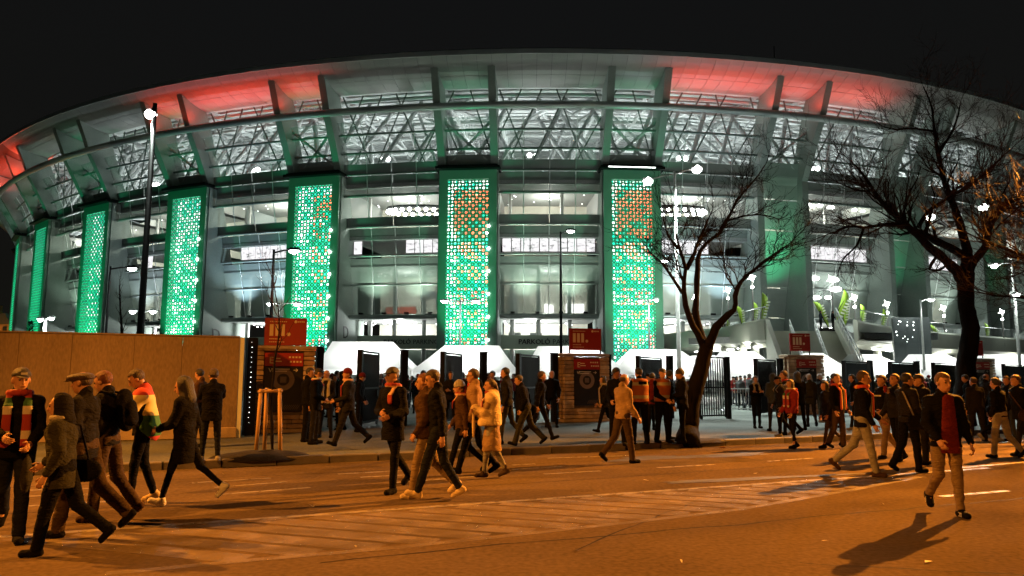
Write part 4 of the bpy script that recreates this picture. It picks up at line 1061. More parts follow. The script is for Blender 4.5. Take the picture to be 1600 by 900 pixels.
# ================================================================== feather flags
M['lime'] = mat('lime_flag', (.30, .48, .04), .6, 0, .05, 2)
M['flag_ink'] = mat('flag_lettering', (.75, .8, .6), .6, 0, 0)
def feather_flag(px, Y, z0, h, lean, label, yaw=0):
    h *= .8
    b = at(px, 600, Y); b.z = z0; o = empty('feather_flag', b, yaw, label, 'flag', 'lime green feather flags on the walkway')
    o.rotation_euler = (0, lean, yaw)
    MB().tube([(0, 0, 0), (0, 0, h * .5), (.12 * h, 0, h * .98)], [.04, .03, .02], 6).build('pole', M['dark_metal'], o)
    n = 12; vs = []; 
    for i in range(n + 1):
        f = i / n; z = h * (.16 + .84 * f); w = h * .21 * (math.sin(math.pi * min(1, f * .96 + .04)) ** .55) * (0.45 + .55 * f if f < .8 else 1)
        for s_ in (0, 1): vs += [(s_ * w, .03 * math.sin(f * 5 + s_), z)]
    m = MB(); m.add(vs, [(2 * i, 2 * i + 1, 2 * i + 3, 2 * i + 2) for i in range(n)])
    fo = m.build('banner', M['lime'], o, True); md = fo.modifiers.new('thick', 'SOLIDIFY'); md.thickness = .03
    q = MB()
    for i in range(6): q.box((h * (.09 + .014 * i), -.06, h * (.4 + i * .075)), (h * .085, .01, h * .035))
    q.build('print', M['flag_ink'], fo); return o
dz = DZ1 - 1.1
for a in ((1137, 77, dz, 2.6, .05, 'small lime feather flag, leftmost on the walkway left of the forked tree branch'), (1167, 69, dz, 3.6, -.28, 'lime feather flag leaning left, beside the right limb of the forked tree'), (1176, 68, dz, 3.8, .12, 'lime feather flag just right of the leaning one by the forked tree'),
          (1190, 66, dz, 4.6, .1, 'tall lime feather flag standing alone left of the white stairs'), (1303, 65, dz, 3.9, -.5, 'lime feather flag leaning left at the head of the white stairs'), (1304, 64.6, dz, 5.0, .32, 'large lime feather flag leaning right at the head of the white stairs'),
          (1324, 67, dz, 4.0, -.05, 'pale lime feather flag behind the stair railing'), (1350, 70, dz, 3.8, .02, 'thin lime feather flag right of the stair railing'), (1379, 72, dz, 3.6, .16, 'lime feather flag left of the dark video screen'),
          (1480, 83, dz, 3.3, -.7, 'drooping lime feather flag right of the dark video screen'), (1547, 90, dz, 3.6, -.05, 'small lime feather flag right of the big tree trunk')):
    feather_flag(*a)
# dark video screen
M['screen_face'] = mat('screen_face', (.035, .045, .045), .35, .1, .3, .8)
sc_ = at(1426, 560, 60); vz = empty('video_screen', (sc_.x, sc_.y, .13), R_(-14), 'big dark video screen with a few lit dots standing behind the tents', 'screen')
W_, b0, b1 = 2.75, 2.3, 6.6
MB().bevbox((0, 0, (b0 + b1) / 2), (W_, .5, b1 - b0), .03).build('cabinet', M['screen_face'], vz)
for i in range(3):
    for j in range(4): MB().box((-W_ / 2 + W_ * (i + .5) / 3, -.265, b0 + (b1 - b0) * (j + .5) / 4), (W_ / 3 - .02, .03, (b1 - b0) / 4 - .02)).build('screen_tile', M['screen_face'], vz)
for s_ in (-1, 1): MB().tube([(s_ * 1.2, .3, 0), (s_ * 1.2, .3, b1)], .09, 6).build('support', M['dark_metal'], vz)
q = MB(); rn = random.Random(5)
for _ in range(16): q.ball((rn.uniform(-1.2, .2), -.29, rn.uniform(4.6, 6.4)), rn.uniform(.03, .06), 6, 4)
for i in range(4): 
    for j in range(2): q.ball((.35 + i * .28, -.29, 3.0 + j * .4), .06, 6, 4)
tag(q.build('lit_dots', M['glow_soft'], vz), kind='stuff')
# ================================================================== lamps
def lamp_at(px, pyb, py_head, Y, arms, power, label, pole_mat=None, r=.085, hs=(.62, .26, .1), glow='glow_white', zb=None, light=True, group='white lamps on the forecourt', bloom=.13, aim=None, cone=120):
    """arms: (px_offset) of heads relative to the pole"""
    base = at(px, 600, Y); base.z = .13 if zb is None else zb
    h = at(px, py_head, Y).z - base.z
    ar = [((a / FPX * Y), 0, (b / FPX * Y)) for a, b in arms]
    return street_lamp(base, h, ar, power if aim else power * .07, COOL, M[glow], label, pole_mat or M['lamp_pole'], group, hs, r, light, bloom=bloom, aim=aim, cone=cone)
lamp_at(214, 0, 162, 30, [(-6, -12)], 14000, 'tall dark street lamp with a very bright head behind the concrete wall', M['night_pole'], .14, (.42, .34, .12), bloom=.24)
lamp_at(877, 0, 362, 46, [(16, 4)], 2500, 'slim dark lamp post in front of the window bay in the middle', M['dark_metal'], .1)
lamp_at(1062, 0, 268, 40, [(-43, -12), (36, 8)], 30000, 'tall pale lamp post with two blazing heads beside the forked tree', M['pale_pole'], .11, (.6, .4, .15), bloom=.27, aim=(8.5, 36.5, 0), cone=98)
lamp_at(1060, 0, 405, 52, [(-17, 0)], 1500, 'shorter lamp left of the forked tree trunk', M['pale_pole'], .07)
lamp_at(1519, 0, 320, 44, [(-48, -16), (38, 0)], 22000, 'pale lamp post with two bright heads behind the big tree', M['pale_pole'], .13, (.6, .4, .15), bloom=.27, aim=(21, 36, 0), cone=118)
lamp_at(1596, 0, 408, 50, [(-28, -4), (3, -50)], 5000, 'lamp post at the right edge of the photo', M['pale_pole'], .11, (.7, .36, .18), bloom=.22)
lamp_at(1446, 0, 468, 56, [(17, 2)], 2500, 'lamp post with a short arm in front of the dark video screen', M['pale_pole'], .09)
lamp_at(160, 0, 416, 38, [(34, 0)], 2500, 'thin dark lamp with an arm in front of the third green tower', M['dark_metal'], .07)
lamp_at(63, 0, 496, 44, [(-8, 0), (9, 2)], 1200, 'short white lamp with two heads beyond the concrete wall at the far left', M['white_metal'], .12, (.4, .24, .1))
lamp_at(217, 0, 484, 46, [(-17, 0), (15, 0)], 1200, 'white lamp with two heads behind the tall dark street lamp', M['white_metal'], .12, (.5, .24, .1))
lamp_at(419, 0, 390, 34, [(32, 2)], 2000, 'dark lamp pole rising behind the leftmost red sign', M['dark_metal'], .09)
lamp_at(431, 0, 472, 46, [(-14, 0), (28, 0)], 1200, 'twin headed lamp behind the leftmost red sign', M['pale_pole'], .06, (.5, .24, .1))
lamp_at(718, 0, 468, 50, [(-25, 0), (24, 0)], 1500, 'twin headed white lamp in front of the left front green tower', M['white_metal'], .09, (.6, .26, .12))
lamp_at(1016, 0, 468, 52, [(-13, 0), (12, 2)], 1000, 'twin headed lamp in front of the right front green tower', M['white_metal'], .08, (.4, .24, .1))
for px, yh, Y, lb in ((1142, 456, 78, 'lamp with modelled flare star on the walkway left of the tall flag'), (1181, 437, 68, 'bright lamp with modelled flare star on the walkway above the curved parapet'), (1307, 440, 64, 'tall lamp with modelled flare star at the head of the white stairs'), (1342, 468, 70, 'lamp with modelled flare star on the walkway right of the stairs'),
                      (1393, 478, 74, 'lamp with modelled flare star on the walkway just left of the video screen'), (1482, 484, 82, 'lamp with modelled flare star on the walkway left of the big tree trunk'), (1574, 490, 90, 'lamp with modelled flare star on the walkway right of the big tree trunk'), (1090, 468, 84, 'faint lamp with modelled flare star on the walkway behind the forked tree')):
    base = at(px, 600, Y); base.z = dz; h = at(px, yh, Y).z - dz
    o = empty('walkway_lamp', base, 0, lb, 'lamp', 'lamps with modelled flare stars on the walkway')
    MB().tube([(0, 0, 0), (0, 0, h)], .075, 6).build('pole', M['lamp_pole'], o)
    MB().ball((0, 0, h - .7), .15, 8, 5).build('lower_lamp', M['glow_white'], o, True)
    g_ = MB(); g_.ball((0, 0, h + .2), .24, 8, 5)
    for w in range(4): g_.tube([(0, 0, h + .2), (.42 * math.cos(w * math.pi / 2 + .4), .1, h + .2 + .42 * math.sin(w * math.pi / 2 + .4))], [.06, .012], 4)  # glowing spikes model the lens starburst, not a part of the lamp
    g_.build('lamp_glass', M['glow_white'], o, True)
    lamp('POINT', (0, -.7, h + .3), 500, COOL, .25, parent=o)
# sodium street lamps of the road, outside the picture
street_lamp(Vector((19.9, 24.4, .13)), 10.6, [(-1.3, -1.0, .25)], 125000, SODIUM, M['glow_sodium'], 'orange street lamp on the kerb beyond the right edge of the photo', M['lamp_pole'], 'orange road lamps', aim=(8, 9.0, 0), cone=92, blend=1)
street_lamp(Vector((-14.5, 9.0, .0)), 9.0, [(1.2, 1.0, .25)], 15500, SODIUM, M['glow_sodium'], 'orange street lamp beyond the left edge of the photo', M['lamp_pole'], 'orange road lamps', aim=(-6, 11, 0), cone=118, blend=.9)
street_lamp(Vector((-5.0, -7.5, 0)), 9.5, [(0, 2.0, .25)], 7500, SODIUM, M['glow_sodium'], 'orange street lamp on the near side of the road behind the camera', M['lamp_pole'], 'orange road lamps', aim=(-1.5, 6.5, 0), cone=78, blend=1)
# lit old building far left, conifer
M['old_wall'] = mat('old_facade', (.5, .33, .15), .8, 0, .3, 1.5, emit=(.9, .5, .15), estr=.0)
ob = empty('old_building', at(8, 600, 150).xy.to_3d(), 0, 'small ornate building lit orange beyond the stadium at the far left edge', 'building')
MB().box((0, 0, 6), (5.4, 8, 12)).build('wall', M['old_wall'], ob)
for i in range(3):
    for j in range(2): MB().box((-1.7 + i * 1.7, -4.05, 9.0 + j * 2.0), (.7, .1, 1.1)).build('window', M['dark_back'], ob)
m = MB(); m.prism([(-2.9, 12), (2.9, 12), (1.6, 14.2), (-1.6, 14.2)], lambda a, b, h: Vector((a, h, b)), -4.2, 4.2); m.build('roof', M['roof_top'], ob)
MB().tube([(-1.4, -1, 14), (-1.4, -1, 16)], .25, 6).build('chimney', M['old_wall'], ob)
lamp('POINT', (-1, -9, 4), 2600, SODIUM, .3, parent=ob)
M['conifer'] = mat('conifer', (.012, .03, .016), .9, 0, .4, 6)
co = empty('conifer_tree', at(40, 600, 60).xy.to_3d() + Vector((0, 0, .13)), 0, 'narrow dark conifer poking up behind the concrete wall', 'tree')
MB().tube([(0, 0, 0), (0, 0, 5.6)], [.12, .03], 6).build('trunk', M['soil'], co)
q = MB(); rn = random.Random(3)
for i in range(900):
    z = rn.uniform(.4, 6.0); rr0 = .95 * (1 - z / 6.3) ** .7 * math.sqrt(rn.random()); w = rn.uniform(0, 6.28)
    p = Vector((rr0 * math.cos(w), rr0 * math.sin(w), z)); d = Vector((math.cos(w), math.sin(w), .7)) * .22; s_ = Vector((-math.sin(w), math.cos(w), 0)) * .05
    q.add([p - s_, p + s_, p + d], [(0, 1, 2)])
q.build('crown', M['conifer'], co)
# ================================================================== bare trees
M['bark'] = mat('bark', (.008, .0065, .0055), .95, 0, .35, 7, bump=.9, bscale=18, stretch=(1, 1, .35), spec=.1)
M['dark_twig'] = mat('dark_twig', (.012, .009, .007), .9, 0, .2, 6, spec=.05)
M['twig'] = mat('twig_bark', (.036, .020, .015), .85, 0, .2, 6, spec=.1)
def rough(pts, rs, k=4):
    P = []; R = []
    for i in range(len(pts) - 1):
        for j in range(k): f = j / k; P.append(pts[i].lerp(pts[i + 1], f)); R.append(rs[i] + (rs[i + 1] - rs[i]) * f)
    return P + [pts[-1]], R + [rs[-1]]
class Branches:
    def __init__(s, seed): s.rn = random.Random(seed); s.thick = MB(); s.thin = MB()
    def grow(s, p, d, L, r, lev, trop=.12, dens=1.0):
        rn = s.rn; n = 5 if lev < 2 else 4; pts = [p.copy()]; rs = [r]; d = d.normalized(); seg = L / n
        for i in range(n):
            j = .34 if lev else .25
            d = (d + Vector((rn.gauss(0, j), rn.gauss(0, j), rn.gauss(0, j * .8))) * .6 + Vector((0, 0, trop))).normalized()
            p = p + d * seg; pts.append(p.copy()); rs.append(r * (1 - .72 * (i + 1) / n))
            if lev < 3:
                k = (2 if rn.random() < .75 * dens else 1) if lev < 2 else (1 if rn.random() < .85 * dens else 0)
                for _ in range(k):
                    a = rn.uniform(.45, 1.05); ax = Vector((rn.gauss(0, 1), rn.gauss(0, 1), rn.gauss(0, 1))).normalized()
                    nd = Matrix.Rotation(a, 3, ax) @ d
                    s.grow(p.copy(), nd, L * rn.uniform(.42, .68), max(.0065, rs[-1] * .62), lev + 1, trop, dens)
        (s.thick if r > .035 else s.thin).tube(pts, rs, 5 if r > .03 else 3, False)
    def limb(s, pts, rs, start=.25, n=8, L=1.6, trop=.1, lev=1, dens=1, back=.5, sub=2):
        # smooth the traced polyline a little and roughen it
        P = []; Q = []
        for i in range(len(pts) - 1):
            for f in (0, .5):
                P.append(pts[i].lerp(pts[i + 1], f)); Q.append(rs[i] + (rs[i + 1] - rs[i]) * f)
        P.append(pts[-1]); Q.append(rs[-1])
        P2 = [P[0]] + [(P[i - 1] + P[i] * 2 + P[i + 1]) / 4 for i in range(1, len(P) - 1)] + [P[-1]]
        P2 = [p + Vector((s.rn.gauss(0, q * .12), s.rn.gauss(0, q * .2), s.rn.gauss(0, q * .12))) for p, q in zip(P2, Q)]
        s.thick.tube(P2, [q * s.rn.uniform(.93, 1.1) for q in Q], 9 if max(Q) > .1 else 6)
        N = len(P2) - 1
        for k in range(n):
            f = start + (1 - start) * (k + s.rn.random()) / n; i = min(N - 1, int(f * N)); p = P2[i].lerp(P2[i + 1], f * N - i)
            d = (P2[i + 1] - P2[i]).normalized(); ax = Vector((s.rn.gauss(0, 1), s.rn.gauss(0, 1), s.rn.gauss(0, 1))).normalized()
            nd = Matrix.Rotation(s.rn.uniform(.5, 1.2), 3, ax) @ d
            s.grow(p, nd, L * s.rn.uniform(.6, 1.15) * (1.1 - .4 * f), max(.012, Q[i] * .42), lev, trop, dens)
        s.grow(P2[-1], (P2[-1] - P2[-2]), L * .9, Q[-1] * .9, lev, trop, dens)
def px_line(pts, Y0, dY=0.0):
    n = len(pts); return [at(x, y, Y0 + dY * i / max(1, n - 1)) for i, (x, y) in enumerate(pts)]
def tree(name, label, base, build, Y, tw='twig'):
    o = empty(name, base, 0, label, 'tree'); b = build; off = Vector(base)
    from mathutils import noise as _nz
    b.thick.v = [tuple(Vector(v) + _nz.noise_vector(Vector(v) * 3.1) * .035 + _nz.noise_vector(Vector(v) * 9.0) * .014) for v in b.thick.v]
    for m in (b.thick, b.thin): m.v = [(x - off.x, y - off.y, z - off.z) for x, y, z in m.v]
    b.thick.build('trunk', M['bark'], o, True); c = b.thin.build('crown', M[tw], o); return o
# forked tree in the middle
Y = 19.3; B = Branches(21); base = ground(1074, 691, .13)
soil_mound(ground(1080, 688, .14), 1.35, .42, .05, 'dark soil patch round the foot of the forked tree')
B.thick.tube(*rough([base + Vector((0, 0, -.1)), at(1076, 672, Y), at(1079, 640, Y), at(1089, 600, Y), at(1097, 570, Y), at(1102, 548, Y), at(1104, 538, Y)], [.33, .25, .225, .205, .19, .18, .17]), 16)
B.limb(px_line([(1102, 548), (1090, 520), (1077, 500), (1067, 455), (1072, 420), (1062, 390), (1057, 368)], Y, -.6), [.12, .09, .075, .062, .05, .035, .018], .5, 9, 1.35)
B.limb(px_line([(1072, 420), (1085, 395), (1092, 372), (1105, 345)], Y - .4, .8), [.06, .05, .04, .025], .3, 6, 1.2)
B.limb(px_line([(1102, 545), (1094, 515), (1084, 487), (1090, 437), (1088, 403), (1100, 382), (1124, 366), (1138, 340), (1150, 315), (1172, 288), (1196, 258)], Y, 1.6), [.115, .095, .085, .07, .06, .052, .045, .038, .03, .022, .014], .4, 17, 1.25)
B.limb(px_line([(1137, 345), (1160, 338), (1185, 335), (1210, 340)], Y + .9, -.6), [.03, .025, .02, .015], .2, 5, .8)
B.limb(px_line([(1103, 548), (1112, 522), (1128, 500), (1150, 484), (1147, 463), (1157, 440), (1180, 420), (1203, 402), (1231, 383)], Y, -1.3), [.13, .10, .085, .065, .055, .048, .042, .034, .018], .5, 14, 1.15)
B.limb(px_line([(1067, 457), (1045, 425), (1030, 405), (1015, 395)], Y, -.5), [.05, .035, .025, .015], .2, 7, 1.0)
B.limb(px_line([(1060, 388), (1045, 370), (1038, 345)], Y - .5, -.3), [.04, .03, .02], .1, 5, 1.1)
tree('bare_tree', 'bare forked tree with a leaning trunk standing at the kerb in the middle right', base, B, Y, 'dark_twig')
# big tree at the right
Y = 26.0; B = Branches(5); base = at(1500, 660, Y); base.z = .1
B.thick.tube(*rough([base, at(1505, 635, Y), at(1510, 600, Y), at(1509, 570, Y), at(1514, 545, Y), at(1517, 512, Y), at(1510, 480, Y), at(1508, 445, Y), at(1510, 425, Y)], [.50, .40, .34, .31, .30, .27, .26, .27, .27]), 16)
B.limb(px_line([(1508, 440), (1495, 425), (1480, 407), (1455, 387), (1434, 368), (1415, 352), (1390, 330), (1364, 297), (1352, 275), (1331, 253)], Y, -1.5), [.21, .18, .155, .145, .13, .11, .085, .055, .04, .018], .4, 26, 2.0)
B.limb(px_line([(1505, 400), (1487, 388), (1463, 377), (1440, 365), (1424, 358)], Y, 1.0), [.15, .14, .13, .12, .11], .3, 4, 1.5)
B.limb(px_line([(1412, 352), (1380, 350), (1350, 356), (1325, 352), (1305, 362)], Y - 1, -.8), [.09, .07, .055, .04, .025], .2, 14, 2.0, trop=-.04)
B.limb(px_line([(1350, 356), (1340, 385), (1318, 400), (1310, 425)], Y - 1.6, -.4), [.045, .035, .025, .015], .1, 8, 1.1, trop=-.08)
B.limb(px_line([(1470, 393), (1452, 415), (1457, 425), (1478, 418), (1475, 408)], Y, -.6), [.06, .05, .05, .045, .03], .2, 4, .7)
B.limb(px_line([(1511, 428), (1511, 392), (1500, 348), (1481, 304), (1470, 271), (1467, 240), (1459, 205), (1459, 169), (1442, 135)], Y, 1.2), [.22, .17, .13, .10, .085, .065, .05, .035, .015], .3, 26, 1.75, trop=.04)
B.limb(px_line([(1467, 240), (1482, 215), (1495, 190), (1500, 165)], Y + .6, -.8), [.06, .05, .035, .02], .15, 8, 1.4, trop=.02)
B.limb(px_line([(1434, 356), (1448, 330), (1478, 312), (1495, 300)], Y, -.7), [.08, .06, .05, .03], .2, 7, 1.7)
B.limb(px_line([(1459, 205), (1430, 200), (1400, 203), (1380, 198)], Y + .9, -.9), [.05, .04, .03, .02], .1, 8, 1.6)
B.limb(px_line([(1511, 430), (1521, 405), (1540, 391), (1544, 359), (1557, 330), (1580, 316), (1600, 305)], Y, -1.6), [.18, .15, .12, .10, .08, .06, .04], .3, 20, 2.2)
B.limb(px_line([(1481, 304), (1510, 295), (1540, 270), (1565, 245)], Y + .6, -1.5), [.08, .06, .045, .025], .15, 18, 2.2)
B.limb(px_line([(1364, 297), (1345, 300), (1320, 290)], Y - 1.2, .5), [.05, .035, .02], .1, 6, 1.4)
tree('bare_tree', 'big bare tree with a thick dark trunk and spreading crown at the right', base, B, Y)
# tree beyond the right edge whose fine crown catches the orange lamp
Y = 21.5; B = Branches(33); base = Vector((19.5, 22.5, .13))
B.thick.tube(*rough([base, base + Vector((.1, 0, 1.6)), base + Vector((.0, .1, 3.2))], [.3, .24, .2]), 16)
c0 = base + Vector((0, .1, 3.2))
for tx, tz, ty in ((-4.6, 5.0, -1.5), (-4.0, 6.6, -.5), (-3.0, 7.4, -1.2), (-4.4, 4.2, .6), (-2.2, 6.2, -1.8), (1, 6, 0), (2.5, 4.5, 1), (-5.0, 6.0, .3)):
    t_ = base + Vector((tx, ty, tz)); mid_ = c0.lerp(t_, .5) + Vector((.3, 0, .3))
    B.limb([c0, c0.lerp(mid_, .6), mid_, t_.lerp(mid_, .4), t_], [.12, .09, .07, .05, .03], .25, 11, 2.1, dens=1.15)
tree('bare_tree', 'dense twiggy tree crown glowing orange at the right edge', base, B, Y)
# small bare tree behind the concrete wall
Y = 30; B = Branches(8); base = at(190, 600, Y); base.z = .13
B.limb([base, at(191, 560, Y), at(190, 520, Y), at(188, 480, Y), at(187, 445, Y)], [.09, .07, .05, .035, .015], .45, 10, .75, trop=.22, lev=2)
tree('bare_tree', 'small bare tree rising just behind the concrete wall', base, B, Y)
# staked sapling
B = Branches(17); bs = ground(425, 708, .13); Y = bs.y
soil_mound(ground(408, 714, .13), 1.05, .5, .13, 'mound of dark soil under the staked sapling')
B.limb([bs, at(424, 660, Y), at(424, 610, Y), at(430, 560, Y), at(437, 520, Y), at(434, 480, Y), at(428, 440, Y)], [.03, .028, .024, .02, .016, .012, .008], .5, 9, .7, trop=.3, lev=2, dens=.6)
tree('sapling', 'young bare sapling tied between three wooden stakes in a soil mound', bs, B, Y)
M['stake'] = mat('stake_wood', (.36, .22, .10), .8, 0, .2, 4, bump=.4, bscale=20, stretch=(1, 1, .2))
sk = empty('tree_stakes', bs, 0, 'three round wooden stakes with cross pieces around the sapling', 'stakes')
sp_ = [(at(400, 705, Y - .25), at(408, 608, Y - .25)), (at(413, 706, Y + .3), at(417, 606, Y + .3)), (at(438, 708, Y - .1), at(437, 607, Y - .1))]
for a, b in sp_:
    a.z = .1; MB().tube([a - bs, b - bs], .042, 9).build('stake', M['stake'], sk, True)
tps = [b for a, b in sp_]
for a, b in ((0, 2), (1, 2), (0, 1)):
    m = MB(); A = tps[a] - bs + Vector((0, 0, -.05)); Bq = tps[b] - bs + Vector((0, 0, -.05)); d = (Bq - A).normalized()
    m.tube([A - d * .06, Bq + d * .06], .033, 6); m.build('cross_piece', M['stake'], sk, True)
lf = MB(); pl_ = ground(1122, 701, 0); lf.add([pl_ + Vector((0, 0, .02)), pl_ + Vector((.12, .03, .05)), pl_ + Vector((.2, -.03, .02)), pl_ + Vector((.1, -.08, .06))], [(0, 1, 2, 3)]); tag(lf.build('dry_leaves', M['leaf']), 'dry orange leaves in the gutter beside the forked tree', 'leaves')
# ================================================================== people: signed-distance bodies meshed with surface nets
def surface_nets(F, o, h):
    s = F < 0
    nx, ny, nz = F.shape
    c = s[:-1, :-1, :-1].astype(np.int8)
    tot = np.zeros((nx - 1, ny - 1, nz - 1), np.int8)
    for a in (0, 1):
        for b in (0, 1):
            for d in (0, 1): tot += s[a:nx - 1 + a, b:ny - 1 + b, d:nz - 1 + d]
    act = (tot > 0) & (tot < 8)
    idx = -np.ones(act.shape, np.int64); I = np.argwhere(act); idx[act] = np.arange(len(I))
    P = np.zeros((len(I), 3)); W = np.zeros(len(I)); X, Y, Z = I[:, 0], I[:, 1], I[:, 2]
    cor = [(a, b, d) for a in (0, 1) for b in (0, 1) for d in (0, 1)]
    for i, p in enumerate(cor):
        for q in cor[i + 1:]:
            if sum(abs(p[k] - q[k]) for k in range(3)) != 1: continue
            f0 = F[X + p[0], Y + p[1], Z + p[2]]; f1 = F[X + q[0], Y + q[1], Z + q[2]]; m = (f0 < 0) != (f1 < 0)
            t = np.where(m, f0 / np.where(f0 == f1, 1, f0 - f1), 0)
            for k in range(3): P[:, k] += np.where(m, p[k] + (q[k] - p[k]) * t, 0)
            W += m
    P = (P / W[:, None] + I) * h + o
    quads = []
    for ax in range(3):
        sl0 = [slice(None)] * 3; sl1 = [slice(None)] * 3; sl0[ax] = slice(0, -1); sl1[ax] = slice(1, None)
        A = s[tuple(sl0)]; B = s[tuple(sl1)]; E = np.argwhere(A != B)
        u, v = [(1, 2), (2, 0), (0, 1)][ax]
        E = E[(E[:, u] > 0) & (E[:, v] > 0) & (E[:, u] < F.shape[u] - 1) & (E[:, v] < F.shape[v] - 1)]
        def g(du, dv):
            e = E.copy(); e[:, u] -= du; e[:, v] -= dv; return idx[e[:, 0], e[:, 1], e[:, 2]]
        q = np.stack([g(0, 0), g(1, 0), g(1, 1), g(0, 1)], 1)
        fl = A[E[:, 0], E[:, 1], E[:, 2]]
        q[fl] = q[fl][:, ::-1]; quads.append(q[:, ::-1])
    return P, np.concatenate(quads)
class SDF:
    def __init__(s, lo, hi, h):
        s.h = h; s.o = np.array(lo, float) - 3 * h; n = np.ceil((np.array(hi) + 3 * h - s.o) / h).astype(int) + 1; s.n = n
        s.F = np.full(n, .25, np.float32); s.ax = [s.o[i] + h * np.arange(n[i]) for i in range(3)]
    def blk(s, lo, hi):
        a = [max(0, int((lo[i] - s.o[i]) / s.h)) for i in range(3)]; b = [min(s.n[i], int((hi[i] - s.o[i]) / s.h) + 2) for i in range(3)]
        if any(b[i] <= a[i] for i in range(3)): return None
        sl = tuple(slice(a[i], b[i]) for i in range(3)); G = np.meshgrid(*[s.ax[i][sl[i]] for i in range(3)], indexing='ij')
        return sl, G
    def merge(s, sl, d, k):
        f = s.F[sl]
        if k > 0:
            hh = np.clip(.5 + .5 * (f - d) / k, 0, 1); s.F[sl] = f + (d - f) * hh - k * hh * (1 - hh)
        else: s.F[sl] = np.minimum(f, d)
    def cone(s, a, b, ra, rb, k=.02, flat=None, cut=None):
        """round cone; flat=(axis vector, factor): squashed along that axis"""
        a = np.array(a, float); b = np.array(b, float); m = max(ra, rb) * 1.3 + .06
        r = s.blk(np.minimum(a, b) - m, np.maximum(a, b) + m)
        if r is None: return s
        sl, (x, y, z) = r; d = b - a; L = max(1e-9, (d * d).sum()); px, py, pz = x - a[0], y - a[1], z - a[2]
        t = np.clip((px * d[0] + py * d[1] + pz * d[2]) / L, 0, 1); qx, qy, qz = px - t * d[0], py - t * d[1], pz - t * d[2]
        if flat is not None:
            f = np.array(flat[0], float); f /= np.linalg.norm(f); w = qx * f[0] + qy * f[1] + qz * f[2]; e = (1 / flat[1] - 1)
            dist = np.sqrt(qx * qx + qy * qy + qz * qz + w * w * ((1 / flat[1]) ** 2 - 1))
        else: dist = np.sqrt(qx * qx + qy * qy + qz * qz)
        D = dist - (ra + (rb - ra) * t)
        if cut is not None: D = np.maximum(D, cut(x, y, z))
        s.merge(sl, D, k); return s
    def ell(s, c, r, k=.02, R=None, cut=None):
        c = np.array(c, float); r = np.array(r, float); m = r.max() + .06
        q = s.blk(c - m, c + m)
        if q is None: return s
        sl, (x, y, z) = q; X = np.stack([x - c[0], y - c[1], z - c[2]], 0)
        if R is not None: X = np.tensordot(np.array(R, float).T, X, 1)
        l = np.sqrt((X[0] / r[0]) ** 2 + (X[1] / r[1]) ** 2 + (X[2] / r[2]) ** 2); l2 = np.sqrt((X[0] / r[0] ** 2) ** 2 + (X[1] / r[1] ** 2) ** 2 + (X[2] / r[2] ** 2) ** 2)
        D = l * (l - 1) / np.maximum(l2, 1e-6)
        if cut is not None: D = np.maximum(D, cut(*X))
        s.merge(sl, D, k); return s
    def sub(s, c, r, k=.01):
        c = np.array(c, float); r = np.array(r, float); m = r.max() + .04; q = s.blk(c - m, c + m)
        if q is None: return s
        sl, (x, y, z) = q; l = np.sqrt(((x - c[0]) / r[0]) ** 2 + ((y - c[1]) / r[1]) ** 2 + ((z - c[2]) / r[2]) ** 2); D = -(l - 1) * r.min()
        s.F[sl] = np.maximum(s.F[sl], D); return s
    def cutall(s, fn):
        G = np.meshgrid(*s.ax, indexing='ij'); s.F = np.maximum(s.F, fn(*G)); return s
    def wrinkle(s, amp, seed, sc=1.0):
        rn = np.random.RandomState(seed); G = np.meshgrid(*s.ax, indexing='ij'); W = 0
        for _ in range(5):
            v = rn.normal(size=3) * np.array([14, 14, 26]) * sc; W = W + np.sin(G[0] * v[0] + G[1] * v[1] + G[2] * v[2] + rn.uniform(0, 6) + 1.2 * np.sin(G[2] * 9 + rn.uniform(0, 6)))
        s.F = s.F + (amp / 2.4) * W.astype(np.float32); return s
    def mesh(s, name, m):
        P, Q = surface_nets(s.F, s.o, s.h)
        me = bpy.data.meshes.new(name)
        me.vertices.add(len(P)); me.vertices.foreach_set('co', P.astype(np.float32).ravel())
        me.loops.add(len(Q) * 4); me.loops.foreach_set('vertex_index', Q.astype(np.int32).ravel())
        me.polygons.add(len(Q)); me.polygons.foreach_set('loop_start', (np.arange(len(Q)) * 4).astype(np.int32))
        me.polygons.foreach_set('use_smooth', np.ones(len(Q), bool))
        me.materials.append(m); me.update(calc_edges=True); me.validate(verbose=False); return me
V = lambda *a: np.array(a, float)
def Rx(a): c, s_ = math.cos(a), math.sin(a); return np.array([[1, 0, 0], [0, c, -s_], [0, s_, c]])
def Rz(a): c, s_ = math.cos(a), math.sin(a); return np.array([[c, -s_, 0], [s_, c, 0], [0, 0, 1]])
def Ry(a): c, s_ = math.cos(a), math.sin(a); return np.array([[c, 0, s_], [0, 1, 0], [-s_, 0, c]])
D2 = math.radians
